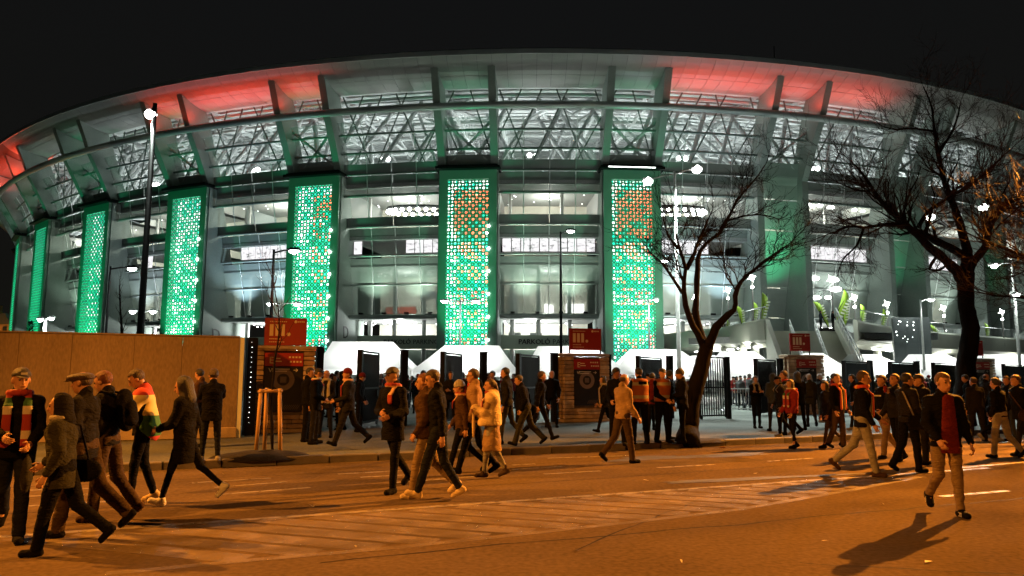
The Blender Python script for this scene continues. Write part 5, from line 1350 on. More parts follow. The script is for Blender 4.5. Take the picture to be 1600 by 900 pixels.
class Pose:
    """legs: (swing, knee bend) degrees, arms: (swing forward, out, elbow bend, inward turn of the forearm); side 0 = left (x<0), 1 = right"""
    def __init__(s, legs=((18, 4), (-16, 24)), arms=((-15, 8, 18, 0), (18, 8, 25, 0)), lean=3, head=(0, 0), spread=.0):
        s.legs, s.arms, s.lean, s.head, s.spread = legs, arms, lean, head, spread; s.solve()
    def solve(s):
        hip = V(0, 0, 0); s.hips = []; s.knees = []; s.ank = []; s.foot = []
        for i, (a, k) in enumerate(s.legs):
            sg = -1 if i == 0 else 1; h = hip + V(.092 * sg, 0, -.02); sp = s.spread * sg
            R1 = Ry(-sp) @ Rx(D2(a)); R2 = Ry(-sp) @ Rx(D2(a - k))
            kn = h + R1 @ V(0, 0, -.43); an = kn + R2 @ V(0, 0, -.42)
            fa = a - k; fp = max(-62, min(22, fa * .9 if fa < -8 else (fa if fa > 12 else 0)))
            Rf = Ry(-sp * .3) @ Rx(D2(fp)) @ Rz(D2(-7 * sg)); s.hips.append(h); s.knees.append(kn); s.ank.append(an); s.foot.append(Rf)
        low = min(min((an + Rf @ V(0, -.06, -.085))[2], (an + Rf @ V(0, .17, -.085))[2]) for an, Rf in zip(s.ank, s.foot))
        up_ = V(0, 0, -low); s.root = up_
        for L in (s.hips, s.knees, s.ank):
            for i in range(2): L[i] = L[i] + up_
        T = Rx(D2(-s.lean)); s.T = T; r = up_
        s.pel = r; s.waist = r + T @ V(0, 0, .15); s.chest = r + T @ V(0, .0, .35); s.neck = r + T @ V(0, -.01, .54)
        s.sh = [r + T @ V(-.158, -.01, .455), r + T @ V(.158, -.01, .455)]
        s.el = []; s.wr = []; s.hd = []; s.hR = []
        for i, (a, out, e, inn) in enumerate(s.arms):
            sg = -1 if i == 0 else 1
            R = T @ Ry(-D2(out) * sg) @ Rx(D2(a)); el = s.sh[i] + R @ V(0, 0, -.285)
            R2 = T @ Ry(-D2(out) * sg) @ Rx(D2(a)) @ Rz(D2(inn) * sg) @ Rx(D2(e)); wr = el + R2 @ V(0, 0, -.25)
            s.el.append(el); s.wr.append(wr); s.hR.append(R2); s.hd.append(wr + R2 @ V(0, 0, -.09))
        s.hR_head = T @ Rz(D2(s.head[0])) @ Rx(D2(s.head[1])); s.hc = s.neck + T @ V(0, .012, .06) + s.hR_head @ V(0, .02, .085)
    def bounds(s):
        A = np.array(s.knees + s.ank + s.el + s.hd + [s.hc, s.pel] + s.sh); return A.min(0) - V(.34, .36, .14), A.max(0) + V(.34, .36, .22)
def hp(P, x, y, z): return P.hc + P.hR_head @ V(x, y, z)
def b_body(P, h, bare=True):
    lo, hi = P.bounds(); S = SDF(lo, hi, h); T = P.T
    S.ell(P.pel + V(0, 0, .02), (.135, .10, .12), .03, T); S.cone(P.pel, P.waist, .10, .10, .03, (T @ V(0, 1, 0), .75)); S.ell(P.chest, (.15, .10, .19), .04, T)
    S.cone(P.sh[0] + V(0, 0, .0), P.sh[1], .055, .055, .03); S.cone(P.chest + T @ V(0, 0, .12), P.neck, .09, .055, .03); S.cone(P.neck, P.hc + P.hR_head @ V(0, -.025, -.05), .055, .053, .02)
    for i in range(2):
        S.cone(P.hips[i], P.knees[i], .064, .043, .015); S.cone(P.knees[i], P.ank[i], .042, .031, .015); S.cone(P.ank[i] + V(0, 0, -.03), P.ank[i] + P.foot[i] @ V(0, .12, -.05), .035, .03, .02)
        S.cone(P.sh[i], P.el[i], .040, .033, .015); S.cone(P.el[i], P.wr[i], .033, .025, .012)
        S.cone(P.wr[i], P.hd[i] , .028, .040, .01, (P.hR[i] @ V(1, 0, 0), .5))
    # head: skull, face, jaw, nose, ears, brow
    R = P.hR_head
    S.ell(hp(P, 0, -.012, .03), (.074, .094, .088), .015, R); S.ell(hp(P, 0, .022, -.03), (.057, .066, .082), .02, R); S.ell(hp(P, 0, .055, -.085), (.032, .026, .024), .02, R)
    if h < .02:
        S.cone(hp(P, 0, .092, .012), hp(P, 0, .108, -.028), .009, .014, .012); S.cone(hp(P, -.035, .078, .03), hp(P, .035, .078, .03), .012, .012, .01)
        S.cone(hp(P, -.02, .088, -.055), hp(P, .02, .088, -.055), .009, .009, .008)
        for sg in (-1, 1): S.sub(hp(P, .03 * sg, .094, .012), (.016, .014, .011)); S.ell(hp(P, .076 * sg, -.008, -.005), (.012, .024, .034), .006, R)
    else: S.cone(hp(P, 0, .095, .005), hp(P, 0, .105, -.03), .011, .015, .01)
    me = S.mesh('body', None) if False else None
    Pm, Q = surface_nets(S.F, S.o, S.h)
    # fingers: rooted in the palm, unequal and bent
    vs = [tuple(p) for p in Pm]; fs = [tuple(q) for q in Q]; mb = MB(); mb.v = vs; mb.f = fs
    for i in range(2):
        Rh = P.hR[i]; sg = -1 if i == 0 else 1
        for j, (ln, off) in enumerate(((.072, .026), (.080, .009), (.074, -.009), (.058, -.025))):
            b0 = P.hd[i] + Rh @ V(0, off, -.028); c = .55 + .12 * j
            d1 = Rh @ Ry(c * .6 * sg * 1) @ V(0, 0, -1); d2 = Rh @ Ry(c * 1.9 * sg) @ V(0, 0, -1); d3 = Rh @ Ry(c * 2.9 * sg) @ V(0, 0, -1)
            p1 = b0 + d1 * ln * .5; p2 = p1 + d2 * ln * .32; p3 = p2 + d3 * ln * .26
            mb.tube([Vector(b0), Vector(p1), Vector(p2), Vector(p3)], [.0095, .009, .0082, .006], 5)
        b0 = P.hd[i] + Rh @ V(0, .028, .03); p1 = b0 + Rh @ V(-.012 * sg, .03, -.025); p2 = p1 + Rh @ V(-.012 * sg, .006, -.03)
        mb.tube([Vector(b0), Vector(p1), Vector(p2)], [.013, .011, .008], 5)
    return mb
def b_jacket(P, h, L=-.06, puff=0, seed=0, collar=True, sleeves=True, flare=0, hood_down=False):
    lo, hi = P.bounds(); lo = lo - V(0, 0, .1); S = SDF(lo, hi, h); T = P.T; g = .021 + puff * .85
    hem = P.pel[2] + L; cut = lambda x, y, z: hem - z
    yf = T @ V(0, 1, 0)
    S.cone(P.chest + T @ V(0, 0, .03), V(P.pel[0], P.pel[1], hem - .05), .150 + g * .8, .150 + g + flare, .03, (yf, .70), cut)
    S.ell(P.chest + T @ V(0, 0, .02), (.150 + g, .110 + g, .19), .03, T); [S.cone(P.sh[i] - V(0, 0, .0), P.neck + T @ V(0, 0, -.05), .05 + g * .5, .055, .05) for i in (0, 1)]
    S.cone(P.chest + T @ V(0, 0, .08), P.neck + T @ V(0, -.005, .0), .115, .068, .03)
    if collar: S.cone(P.neck + T @ V(0, -.01, -.02), P.neck + T @ V(0, -.015, .035), .075, .07, .01)
    if hood_down: S.ell(P.neck + T @ V(0, -.085, .0), (.12, .075, .06), .02, T)
    if sleeves:
        for i in range(2):
            S.cone(P.sh[i], P.el[i], .055 + g * .6, .046 + g * .5, .025); S.cone(P.el[i], P.wr[i] + (P.el[i] - P.wr[i]) * .03, .046 + g * .5, .035 + g * .3, .015)
    S.wrinkle(.0075, seed); S.cutall(lambda x, y, z: (hem - z) if False else np.full_like(x, -1.0))
    return S
def b_trousers(P, h, w=0, seed=0, hemup=0):
    lo, hi = P.bounds(); S = SDF(lo, hi, h)
    S.ell(P.pel + V(0, -.005, .02), (.155, .125, .13), .02, P.T)
    for i in range(2):
        S.cone(P.hips[i] + V(0, 0, .02), P.knees[i], .088 + w, .062 + w, .015); e = P.ank[i] + (P.knees[i] - P.ank[i]) * (.02 + hemup)
        S.cone(P.knees[i], e, .060 + w, .046 + w * 1.4, .012)
    S.wrinkle(.0045, seed + 50, .9); return S
def b_shoe(P, i, h, boot=0):
    a = P.ank[i]; Rf = P.foot[i]; lo = np.minimum(a, a + Rf @ V(0, .16, -.08)) - .13; hi = np.maximum(a, a + Rf @ V(0, .16, 0)) + .13; hi[2] += boot; S = SDF(lo, hi, h)
    n = Rf @ V(0, 0, 1); c0 = a + Rf @ V(0, 0, -.082); cut = lambda x, y, z: -((x - c0[0]) * n[0] + (y - c0[1]) * n[1] + (z - c0[2]) * n[2])
    S.cone(a + Rf @ V(0, -.03, -.045), a + Rf @ V(0, .13, -.052), .047, .044, .02, None, cut); S.cone(a + Rf @ V(0, -.01, .0 + boot), a + Rf @ V(0, .02, -.04), .045, .05, .02, None, cut)
    return S
def head_shell(P, h, kind, seed=0):
    c = P.hc; S = SDF(c - .32, c + .26, h); R = P.hR_head
    loc = lambda x, y, z: (x, y, z)
    if kind == 'short':
        S.ell(hp(P, 0, -.018, .038), (.087, .105, .099), .01, R, lambda x, y, z: np.maximum(np.minimum(y - .035, .03 - z), np.minimum(-.055 - z, .0 - z)) if False else np.where(y > .03, .035 - z, -.06 - z + np.clip(y, -1, 1) * .9))
    elif kind == 'bald': S.ell(hp(P, 0, -.018, .02), (.082, .098, .075), .01, R, lambda x, y, z: np.maximum(np.where(y > -.01, .2, -.055 - z), z - .035))
    elif kind == 'long':
        S.ell(hp(P, 0, -.02, .035), (.088, .102, .096), .01, R, lambda x, y, z: np.where(y > .03, .035 - z, -.3)); S.cone(hp(P, 0, -.05, 0), hp(P, 0, -.075, -.22), .085, .075, .03, (R @ V(0, 1, 0), .7))
        for sg in (-1, 1): S.cone(hp(P, .07 * sg, -.01, 0), hp(P, .075 * sg, -.01, -.2), .03, .035, .02)
    elif kind == 'ponytail':
        S.ell(hp(P, 0, -.018, .036), (.083, .100, .092), .01, R, lambda x, y, z: np.where(y > .03, .035 - z, -.06 - z)); S.cone(hp(P, 0, -.10, .03), hp(P, 0, -.15, -.12), .035, .02, .02)
    elif kind == 'beanie':
        S.ell(hp(P, 0, -.015, .045), (.09, .108, .108), .01, R, lambda x, y, z: -(z - (-.02 + .0 * y) + np.clip(-y, 0, .1) * .3)); S.cone(hp(P, 0, .0, .025), hp(P, 0, -.03, .02), .094, .094, .01, (R @ V(0, 0, 1), .28))
    elif kind == 'cap':
        S.ell(hp(P, 0, -.015, .045), (.087, .106, .092), .01, R, lambda x, y, z: .0 - z); S.cone(hp(P, 0, .085, .042), hp(P, 0, .145, .034), .062, .05, .01, (R @ V(0, 0, 1), .14))
    elif kind == 'flatcap':
        S.ell(hp(P, 0, .012, .062), (.105, .15, .05), .01, R); S.ell(hp(P, 0, -.02, .045), (.088, .105, .06), .02, R, lambda x, y, z: -.01 - z); S.cone(hp(P, 0, .10, .045), hp(P, 0, .16, .032), .055, .04, .01, (R @ V(0, 0, 1), .2))
    elif kind == 'hood':
        S.ell(hp(P, 0, -.03, .02), (.112, .125, .135), .01, R, lambda x, y, z: np.where(np.abs(x) < .2, y - .055, -1)); S.cone(hp(P, 0, -.05, -.06), P.neck + P.T @ V(0, -.03, -.02), .10, .11, .03)
    return S
def scarf_sdf(P, h, tails=(.34, .30)):
    lo, hi = P.bounds(); S = SDF(P.neck - .55, P.neck + .25, h); T = P.T; n = 12; pts = [P.neck + T @ V(.092 * math.cos(w), .005 + .088 * math.sin(w), .012 + .012 * math.sin(w)) for w in np.linspace(0, 2 * math.pi, n + 1)]
    for a, b in zip(pts[:-1], pts[1:]): S.cone(a, b, .034, .034, .012)
    for sg, L in zip((-1, 1), tails):
        if L <= 0: continue
        p0 = P.neck + T @ V(.075 * sg, .065, -.01); p1 = P.chest + T @ V(.085 * sg, .158, .06); p2 = P.chest + T @ V(.09 * sg, .165, .09 - L)
        S.cone(p0, p1, .042, .045, .01, (T @ V(0, 1, 0), .3)); S.cone(p1, p2, .046, .05, .005, (T @ V(0, 1, 0), .28))
    return S
# ---- cloth materials
_cm = {}
def cloth_mat(col, rough):
    m = mat('cloth', col, rough, 0, .22, 5, spec=.06); N = m.node_tree.nodes; L = m.node_tree.links
    tc = N.new('ShaderNodeTexCoord'); mp = N.new('ShaderNodeMapping'); mp.inputs['Scale'].default_value = (1.2, 1.2, 2.4); mp.inputs['Rotation'].default_value = (.3, .4, 0); L.new(tc.outputs['Object'], mp.inputs[0])
    n1 = N.new('ShaderNodeTexNoise'); n1.inputs['Scale'].default_value = 7; n1.inputs['Detail'].default_value = 4; n1.inputs['Distortion'].default_value = 1.2; L.new(mp.outputs[0], n1.inputs['Vector'])
    b1 = N.new('ShaderNodeBump'); b1.inputs['Strength'].default_value = .9; b1.inputs['Distance'].default_value = .035; L.new(n1.outputs['Fac'], b1.inputs['Height'])
    n2 = N.new('ShaderNodeTexNoise'); n2.inputs['Scale'].default_value = 60; L.new(tc.outputs['Object'], n2.inputs['Vector'])
    b2 = N.new('ShaderNodeBump'); b2.inputs['Strength'].default_value = .3; b2.inputs['Distance'].default_value = .01; L.new(n2.outputs['Fac'], b2.inputs['Height']); L.new(b1.outputs[0], b2.inputs['Normal']); L.new(b2.outputs[0], N['Principled BSDF'].inputs['Normal'])
    return m
def cloth(col, rough=.85, bump=.35):
    k = (tuple(round(c, 3) for c in col), rough)
    if k not in _cm: _cm[k] = cloth_mat(col, rough)
    return _cm[k]
SKIN = mat('skin', (.37, .195, .12), .55, 0, .08, 20, spec=.35)
HAIR = {n: mat(n + '_hair', c, .6, 0, .35, 30, bump=.8, bscale=120, stretch=(1, 1, .3)) for n, c in (('black', (.012, .010, .009)), ('brown', (.035, .018, .010)), ('fair', (.10, .055, .02)), ('grey', (.30, .28, .25)), ('ginger', (.12, .035, .012)))}
def stripes(name, cols, axis, period, off=0, rough=.85):
    """repeating knitted colour blocks along an axis"""
    m = mat(name, cols[0], rough, 0, 0); N = m.node_tree.nodes; L = m.node_tree.links
    tc = N.new('ShaderNodeTexCoord'); sx = N.new('ShaderNodeSeparateXYZ'); L.new(tc.outputs['Object'], sx.inputs[0])
    a = N.new('ShaderNodeMath'); a.operation = 'MULTIPLY_ADD'; a.inputs[1].default_value = 1 / period; a.inputs[2].default_value = off + 50; L.new(sx.outputs[axis], a.inputs[0])
    f = N.new('ShaderNodeMath'); f.operation = 'FRACT'; L.new(a.outputs[0], f.inputs[0])
    r = N.new('ShaderNodeValToRGB'); r.color_ramp.interpolation = 'CONSTANT'; n = len(cols)
    r.color_ramp.elements[0].color = tuple(cols[0]) + (1,); r.color_ramp.elements[1].position = 1 / n; r.color_ramp.elements[1].color = tuple(cols[1]) + (1,)
    for i in range(2, n): e = r.color_ramp.elements.new(i / n); e.color = tuple(cols[i]) + (1,)
    L.new(f.outputs[0], r.inputs[0]); L.new(r.outputs[0], N['Principled BSDF'].inputs['Base Color'])
    n2 = N.new('ShaderNodeTexNoise'); n2.inputs['Scale'].default_value = 90; L.new(tc.outputs['Object'], n2.inputs['Vector']); bp = N.new('ShaderNodeBump'); bp.inputs['Strength'].default_value = .4; L.new(n2.outputs['Fac'], bp.inputs['Height']); L.new(bp.outputs[0], N['Principled BSDF'].inputs['Normal'])
    return m
RED, WHT, GRN = (.24, .018, .014), (.42, .38, .33), (.02, .09, .035)
SCARF = {'tricolour': stripes('tricolour_scarf', (RED, WHT, RED, RED, WHT, GRN), 'Z', .5, .1), 'red': stripes('red_scarf', (RED, RED, RED, (.5, .3, .2)), 'Z', .5), 'orange': stripes('red_yellow_scarf', ((.45, .05, .02), (.45, .05, .02), (.55, .36, .08)), 'X', .11, .3), 'grey': cloth((.3, .27, .22)), 'white': stripes('pale_scarf', (WHT, WHT, RED), 'Z', .5)}
C_ = dict(black=(.0045, .0045, .005), navy=(.008, .009, .016), charcoal=(.012, .0115, .012), grey=(.07, .07, .07), olive=(.026, .025, .014), brown=(.05, .028, .017), beige=(.27, .18, .10), tan=(.24, .15, .08), khaki=(.19, .135, .08), denim=(.03, .037, .05), darkdenim=(.010, .012, .017), red=(.17, .018, .015), maroon=(.11, .014, .012), cream=(.52, .40, .22), white=(.6, .58, .53), blue=(.05, .09, .2), coffee=(.05, .033, .02), lightgrey=(.24, .23, .21))
VEST = stripes('hi_vis_vest', ((.30, .085, .02), (.30, .085, .02), (.30, .085, .02), (.3, .28, .22)), 'Z', .30, .25)
PEOPLE = []
_mc = {}
def person(px, pyf, yaw, label, H=1.76, pose=None, top='black', legs='black', shoes='black', hair=('short', 'black'), L=-.06, puff=.0, extras=(), group=None, z0=None, h=None, key=None, Y=None, w=0, skin=True, legw=0, boot=0, hood_down=False, seed=None):
    """px, pyf: where the feet stand in the photo (or px, Y)"""
    P = pose or Pose()
    if Y is None:
        zz = 0 if z0 is None else z0; g0 = ground(px, pyf, zz)
        d = (g0 - kerb_pt(0)).dot(NRM)
        if z0 is None and d > .1: zz = .13; g0 = ground(px, pyf, zz)
    else: g0 = at(px, 600, Y); g0.z = .13 if z0 is None else z0
    dist = g0.y; h = h or (.0115 if dist < 12 else .0135 if dist < 15 else .018 if dist < 22 else .026)
    sd = seed if seed is not None else len(PEOPLE) * 7 + 3
    root = empty('person', g0, yaw, label, 'person', group); s = H / 1.76; root.scale = (s, s, s); PEOPLE.append(root)
    def mk(name, build, m, smooth=True):
        k = (key, name) if key else None
        if k and k in _mc: me = _mc[k]
        else:
            r = build(); me = r.mesh(name, m, True) if isinstance(r, MB) else r.mesh(name, m)
            if k: _mc[k] = me
        o = bpy.data.objects.new(name, me); link(o, root)
        if k: o.material_slots[0].link = 'OBJECT'; o.material_slots[0].material = m
        return o
    cm = lambda c: c if isinstance(c, bpy.types.Material) else cloth(C_[c] if isinstance(c, str) else c)
    mk('body', lambda: b_body(P, h), SKIN)
    mk('trousers', lambda: b_trousers(P, h, legw, sd), cm(legs))
    mk('jacket', lambda: b_jacket(P, h, L, puff, sd, hood_down=hood_down), cm(top))
    for i in range(2): mk('shoe' if not key else 'shoe', (lambda i=i: b_shoe(P, i, min(h, .014), boot)), cm(shoes)) if not key else None
    if key:
        for i in range(2):
            k = (key, 'shoe%d' % i)
            if k not in _mc: _mc[k] = b_shoe(P, i, .02, boot).mesh('shoe', cm(shoes))
            o = bpy.data.objects.new('shoe', _mc[k]); link(o, root)
    hk, hc = hair
    hm = HAIR[hc] if hc in HAIR else cm(hc)
    nm = {'short': 'hair', 'bald': 'hair', 'long': 'hair', 'ponytail': 'hair', 'beanie': 'beanie', 'cap': 'cap', 'flatcap': 'flat_cap', 'hood': 'hood'}[hk]
    if key:
        k = (key, 'head', hk)
        if k not in _mc: _mc[k] = head_shell(P, .018, hk).mesh(nm, hm)
        o = bpy.data.objects.new(nm, _mc[k]); link(o, root); o.material_slots[0].link = 'OBJECT'; o.material_slots[0].material = hm
    else:
        mk(nm, lambda: head_shell(P, min(h, .0105), hk), hm)
        if hk in ('cap', 'beanie', 'flatcap'): mk('hair', lambda: head_shell(P, min(h, .0105), 'bald'), HAIR['brown'])
        if dist < 16:
            e = MB()
            for sg in (-1, 1): e.ball(Vector(hp(P, .03 * sg, .078, .012)), .0125, 8, 6)
            e.build('eyes', EYEM, root, True)['kind'] = 'stuff'
            e = MB(); e.ball(Vector(hp(P, 0, .094, -.055)), .02, 8, 5, (1.1, .35, .22)); e.build('mouth', LIP, root, True)
            if hk != 'hood':
                e = MB()
                for sg in (-1, 1): e.tube([Vector(hp(P, .014 * sg, .092, .034)), Vector(hp(P, .045 * sg, .080, .036))], .0045, 4)
                e.build('eyebrows', HAIR['brown'], root)['kind'] = 'stuff'
    T = P.T
    for x in extras:
        n = x[0]
        if n == 'scarf': mk('scarf', lambda: scarf_sdf(P, max(h, .014), x[2] if len(x) > 2 else (.34, .30)), SCARF[x[1]])
        elif n == 'backpack':
            def bp():
                S = SDF(P.chest - .45, P.chest + .45, max(h, .016)); S.cone(P.chest + T @ V(0, -.215, .10), P.chest + T @ V(0, -.225, -.14), .13, .145, .02, (T @ V(0, 1, 0), .62)); S.cone(P.chest + T @ V(0, -.30, .0), P.chest + T @ V(0, -.31, -.13), .09, .10, .02, (T @ V(0, 1, 0), .45)); S.wrinkle(.004, sd); return S
            o = mk('backpack', bp, cm(x[1]))
            m = MB()
            for sg in (-1, 1): m.tube([Vector(P.chest + T @ V(.10 * sg, -.14, .17)), Vector(P.chest + T @ V(.115 * sg, .0, .215)), Vector(P.chest + T @ V(.11 * sg, .145, .08)), Vector(P.chest + T @ V(.14 * sg, .03, -.12)), Vector(P.chest + T @ V(.12 * sg, -.13, -.15))], .018, 5)
            m.build('strap', cm(x[1]), o)
        elif n == 'bag':
            sg = x[2]; c = P.pel + V(.235 * sg, x[3] if len(x) > 3 else 0, -.06)
            def bg():
                S = SDF(c - .3, c + .3, max(h, .014)); S.cone(c + V(0, -.09, 0), c + V(0, .09, 0), .13, .13, .01, (V(1, 0, 0), .4)); S.wrinkle(.006, sd); return S
            o = mk('shoulder_bag', bg, cm(x[1]))
            MB().tube([Vector(c + V(0, -.08, .1)), Vector(P.chest + T @ V(.1 * sg, -.16, .1)), Vector(P.sh[0 if sg > 0 else 1] + V(0, 0, .075)), Vector(P.chest + T @ V(-.02 * sg, .17, .08)), Vector(c + V(0, .1, .1))], .014, 5).build('strap', cm(x[4] if len(x) > 4 else x[1]), o)
        elif n == 'carrier':
            i = x[2]; c = P.hd[i] + V(0, 0, -.24)
            def bg():
                S = SDF(c - .3, c + .35, max(h, .014)); S.cone(c + V(0, 0, .06), c + V(0, 0, -.06), .10, .14, .01, (V(1, 0, 0), .4)); S.cone(P.hd[i] + V(0, 0, -.04), c + V(0, 0, .08), .012, .07, .01, (V(1, 0, 0), .4)); S.wrinkle(.012, sd); return S
            mk('carrier_bag', bg, cm(x[1]))
        elif n == 'vest':
            def vs_():
                S = SDF(P.chest - .55, P.chest + .4, h); g = .052; hem = P.pel[2] + .02; cut = lambda a, b, c: np.maximum(hem - c, c - (P.sh[0][2] + .10))
                S.cone(P.chest + T @ V(0, 0, .1), P.pel, .19 + g * .6, .185 + g * .6, .02, (T @ V(0, 1, 0), .72), cut); S.ell(P.chest + T @ V(0, 0, .02), (.172 + g, .122 + g, .2), .02, T, lambda a, b, c: np.abs(a) - .20); S.cone(P.sh[0] * .82 + P.sh[1] * .18, P.sh[1] * .82 + P.sh[0] * .18, .088, .088, .03); return S
            mk('hi_vis_vest', vs_, VEST)
            bk = MB(); c = P.chest + T @ V(0, -.205, .1); bk.box(Vector(c), (.2, .012, .07)); bk.build('back_patch', cm('black'), root)
        elif n == 'shirt_front':
            def sf():
                S = SDF(P.chest - .5, P.chest + .4, h); S.cone(P.chest + T @ V(0, .140, .13), P.pel + T @ V(0, .128, x[2] if len(x) > 2 else -.02), .07, .115, .01, (T @ V(0, 1, 0), .32)); return S
            mk('shirt', sf, cm(x[1]))
        elif n == 'blanket':
            def bl():
                lo, hi = P.bounds(); S = SDF(lo, hi, h); hem = P.pel[2] + x[2]
                S.cone(P.neck + V(0, -.01, -.06), V(P.pel[0], P.pel[1] + .03, hem), .15, .27, .04, (V(0, 1, 0), .82), lambda a, b, c: hem + .05 * np.sin(a * 9) + .25 * (a - P.pel[0]) * 0 - c)
                S.cone(P.sh[0] + V(.02, 0, 0), P.sh[1] - V(.02, 0, 0), .115, .115, .05); S.cone(P.wr[0], P.wr[1], .08, .08, .05); S.cone(P.el[0], P.wr[0], .085, .07, .05); S.cone(P.el[1], P.wr[1], .085, .07, .05)
                S.cone(P.wr[1] + V(0, .04, 0), V(P.wr[1][0], P.wr[1][1] + .03, hem - .22), .05, .07, .03, (V(0, 1, 0), .4))
                S.cone(P.neck + V(0, -.04, .0), P.neck + V(0, .02, -.02), .10, .09, .02); S.wrinkle(.012, sd, .5); return S
            mk('blanket', bl, cm(x[1]))
        elif n == 'flag':
            def fl():
                lo, hi = P.bounds(); S = SDF(lo, hi, h); hem = P.pel[2] + .02
                S.cone(P.neck + V(0, -.03, -.04), V(P.pel[0], P.pel[1] - .07, hem), .145, .215, .04, (V(0, 1, 0), .72), lambda a, b, c: np.maximum(hem + .9 * np.clip(b - P.chest[1], -.2, .4) - c, -1)); S.cone(P.sh[0], P.sh[1], .105, .105, .04)
                for i in range(2): S.cone(P.sh[i], P.el[i], .095, .085, .03)
                S.wrinkle(.012, sd, .5); return S
            mk('flag_cape', fl, x[1])
        elif n == 'skirt':
            def sk_():
                lo, hi = P.bounds(); S = SDF(lo, hi, h); hem = P.knees[0][2] - .04; S.cone(P.pel + V(0, 0, .05), V(P.pel[0], P.pel[1], hem), .15, .215, .03, (V(0, 1, 0), .85), lambda a, b, c: hem - c); S.wrinkle(.008, sd); return S
            mk('coat_skirt', sk_, cm(x[1]))
        elif n == 'glasses':
            e = MB()
            for sg in (-1, 1):
                e.tube([Vector(hp(P, .03 * sg + .021 * math.cos(t_), .106, .012 + .017 * math.sin(t_))) for t_ in np.linspace(0, 6.283, 11)], .003, 4); e.tube([Vector(hp(P, .052 * sg, .104, .014)), Vector(hp(P, .08 * sg, .0, .012))], .003, 4)
            e.build('glasses', M['dark_metal'], root)
        elif n == 'held':     # small thing in a hand
            i = x[2]; c = P.hd[i] + P.hR[i] @ V(.0, .01, -.02)
            if x[3] == 'cup': o = MB().tube([Vector(c) + Vector((0, .03, -.05)), Vector(c) + Vector((0, .03, .08))], [.028, .038], 10).build('paper_cup', cm(x[1]), None)
            else: o = MB().box(Vector(c) + Vector((0, .03, .0)), (.16, .02, .11)).build('paper', cm(x[1]), None)
            o.matrix_world = Matrix.Translation(g0) @ Matrix.Rotation(yaw, 4, 'Z') @ Matrix.Scale(s, 4); tag(o, x[4], x[5])
        elif n == 'cap_badge': MB().box(Vector(hp(P, 0, .10, .075)), (.055, .008, .022)).build('cap_badge', cm('white'), root)
        elif n == 'print':
            m = MB(); c = P.chest + T @ V(0, .163, .03)
            for q in range(7): m.box(Vector(c + V(-.09 + q * .03, 0, 0)), (.02, .008, .03))
            m.build('shirt_print', cm('white'), root)
        elif n == 'shoe_stripes':
            m = MB()
            for i in range(2):
                for q in range(3):
                    for sg in (-1, 1): m.box(Vector(P.ank[i] + P.foot[i] @ V(.047 * sg, .03 + q * .025, -.045)), (.006, .01, .05))
            m.build('shoe_stripes', cm('white'), root)
    return root
EYEM = mat('eye', (.05, .04, .035), .2, 0, 0); LIP = mat('lips', (.30, .11, .08), .5, 0, 0)
yL, yR, yC, yA = D2(90), D2(-90), D2(180), 0.0   # facing left, right, towards the camera, away
walk = Pose()
_wn2 = [0]
def wa_(a, b):
    _wn2[0] += 1; i = _wn2[0] % 4
    return (((-a * .8, 8, 18, 0), (b * .9, 8, 28, 0)), ((-4, 15, 48, 38), (b * .6, 9, 30, 10)), ((-a * .5, 9, 30, 8), (4, 15, 50, 38)), ((-2, 15, 50, 40), (2, 15, 48, 40)))[i]
def W_(a, b, ka=6, kb=28, arms=None, lean=4, head=(0, 0)):
    b *= .66; a *= .9; kb = kb * .8 + 8
    return Pose(((a, ka), (-b, kb)), arms or wa_(a, b), lean, head)
def Wm(a, b, ka=6, kb=28, arms=None, lean=4, head=(0, 0)):
    b *= .66; a *= .9; kb = kb * .8 + 8
    return Pose(((-b, kb), (a, ka)), arms or wa_(a, b)[::-1], lean, head)
_sn = [0]
_SA = (((3, 7, 12, 0), (3, 7, 12, 0)), ((2, 16, 50, 38), (2, 16, 50, 38)), ((5, 8, 75, 30), (0, 8, 12, 0)), ((-5, 14, 45, 40), (8, 8, 70, 45)), ((20, 6, 95, 60), (18, 6, 90, 60)), ((0, 18, 40, 35), (4, 6, 10, 0)))
def stand(arms=None, head=None, lean=1, sp=.05):
    _sn[0] += 1; i = _sn[0]; q = (i * 37 % 11) / 10
    return Pose(((2 + 5 * q, 2 + 8 * q), (-3 + 3 * q, 3)), arms or _SA[i % 6], lean + 2 * q, head or ((i * 53 % 7 - 3) * 9, -(i % 4) * 4), sp + .03 * q)
# ---- near left group
person(12, 846, D2(-150), 'man in black cap, striped scarf and jeans at the far left edge', 1.78, W_(14, 20, 8, 40, ((10, 10, 60, 20), (15, 8, 70, 25)), 3, (15, 0)), 'black', 'darkdenim', 'black', ('cap', 'black'), -.10, .012, (('scarf', 'tricolour', (.42, .38)), ('cap_badge',), ('carrier', 'olive', 0)), legw=.01)
person(88, 866, yL + D2(8), 'short hooded person in olive parka walking in front of the flat cap man', 1.52, W_(15, 30, 4, 30, ((-10, 10, 40, 0), (12, 8, 50, 0)), 6, (10, 0)), 'olive', 'black', 'black', ('hood', 'charcoal'), -.22, .03, (('scarf', 'grey', (0, 0)), ('bag', 'black', 1, -.1)), legw=.012)
person(122, 838, yL, 'man in a dark flat cap walking left with wide brown trousers', 1.76, W_(16, 30, 6, 26, None, 5), 'charcoal', 'coffee', 'black', ('flatcap', 'brown'), -.12, .02, (), legw=.014)
person(160, 814, yL, 'man with dark backpack and khaki trousers walking left beside the flat cap man', 1.76, W_(8, 18, 4, 22, None, 6, (0, -12)), 'charcoal', 'coffee', 'brown', ('short', 'ginger'), -.06, .015, (('backpack', 'black'),), legw=.012)
M['flag3'] = stripes('flag_cloth', ((.03, .14, .03), (.60, .50, .22), (.45, .04, .03), (.45, .04, .03)), 'Z', 1.08, -.825)
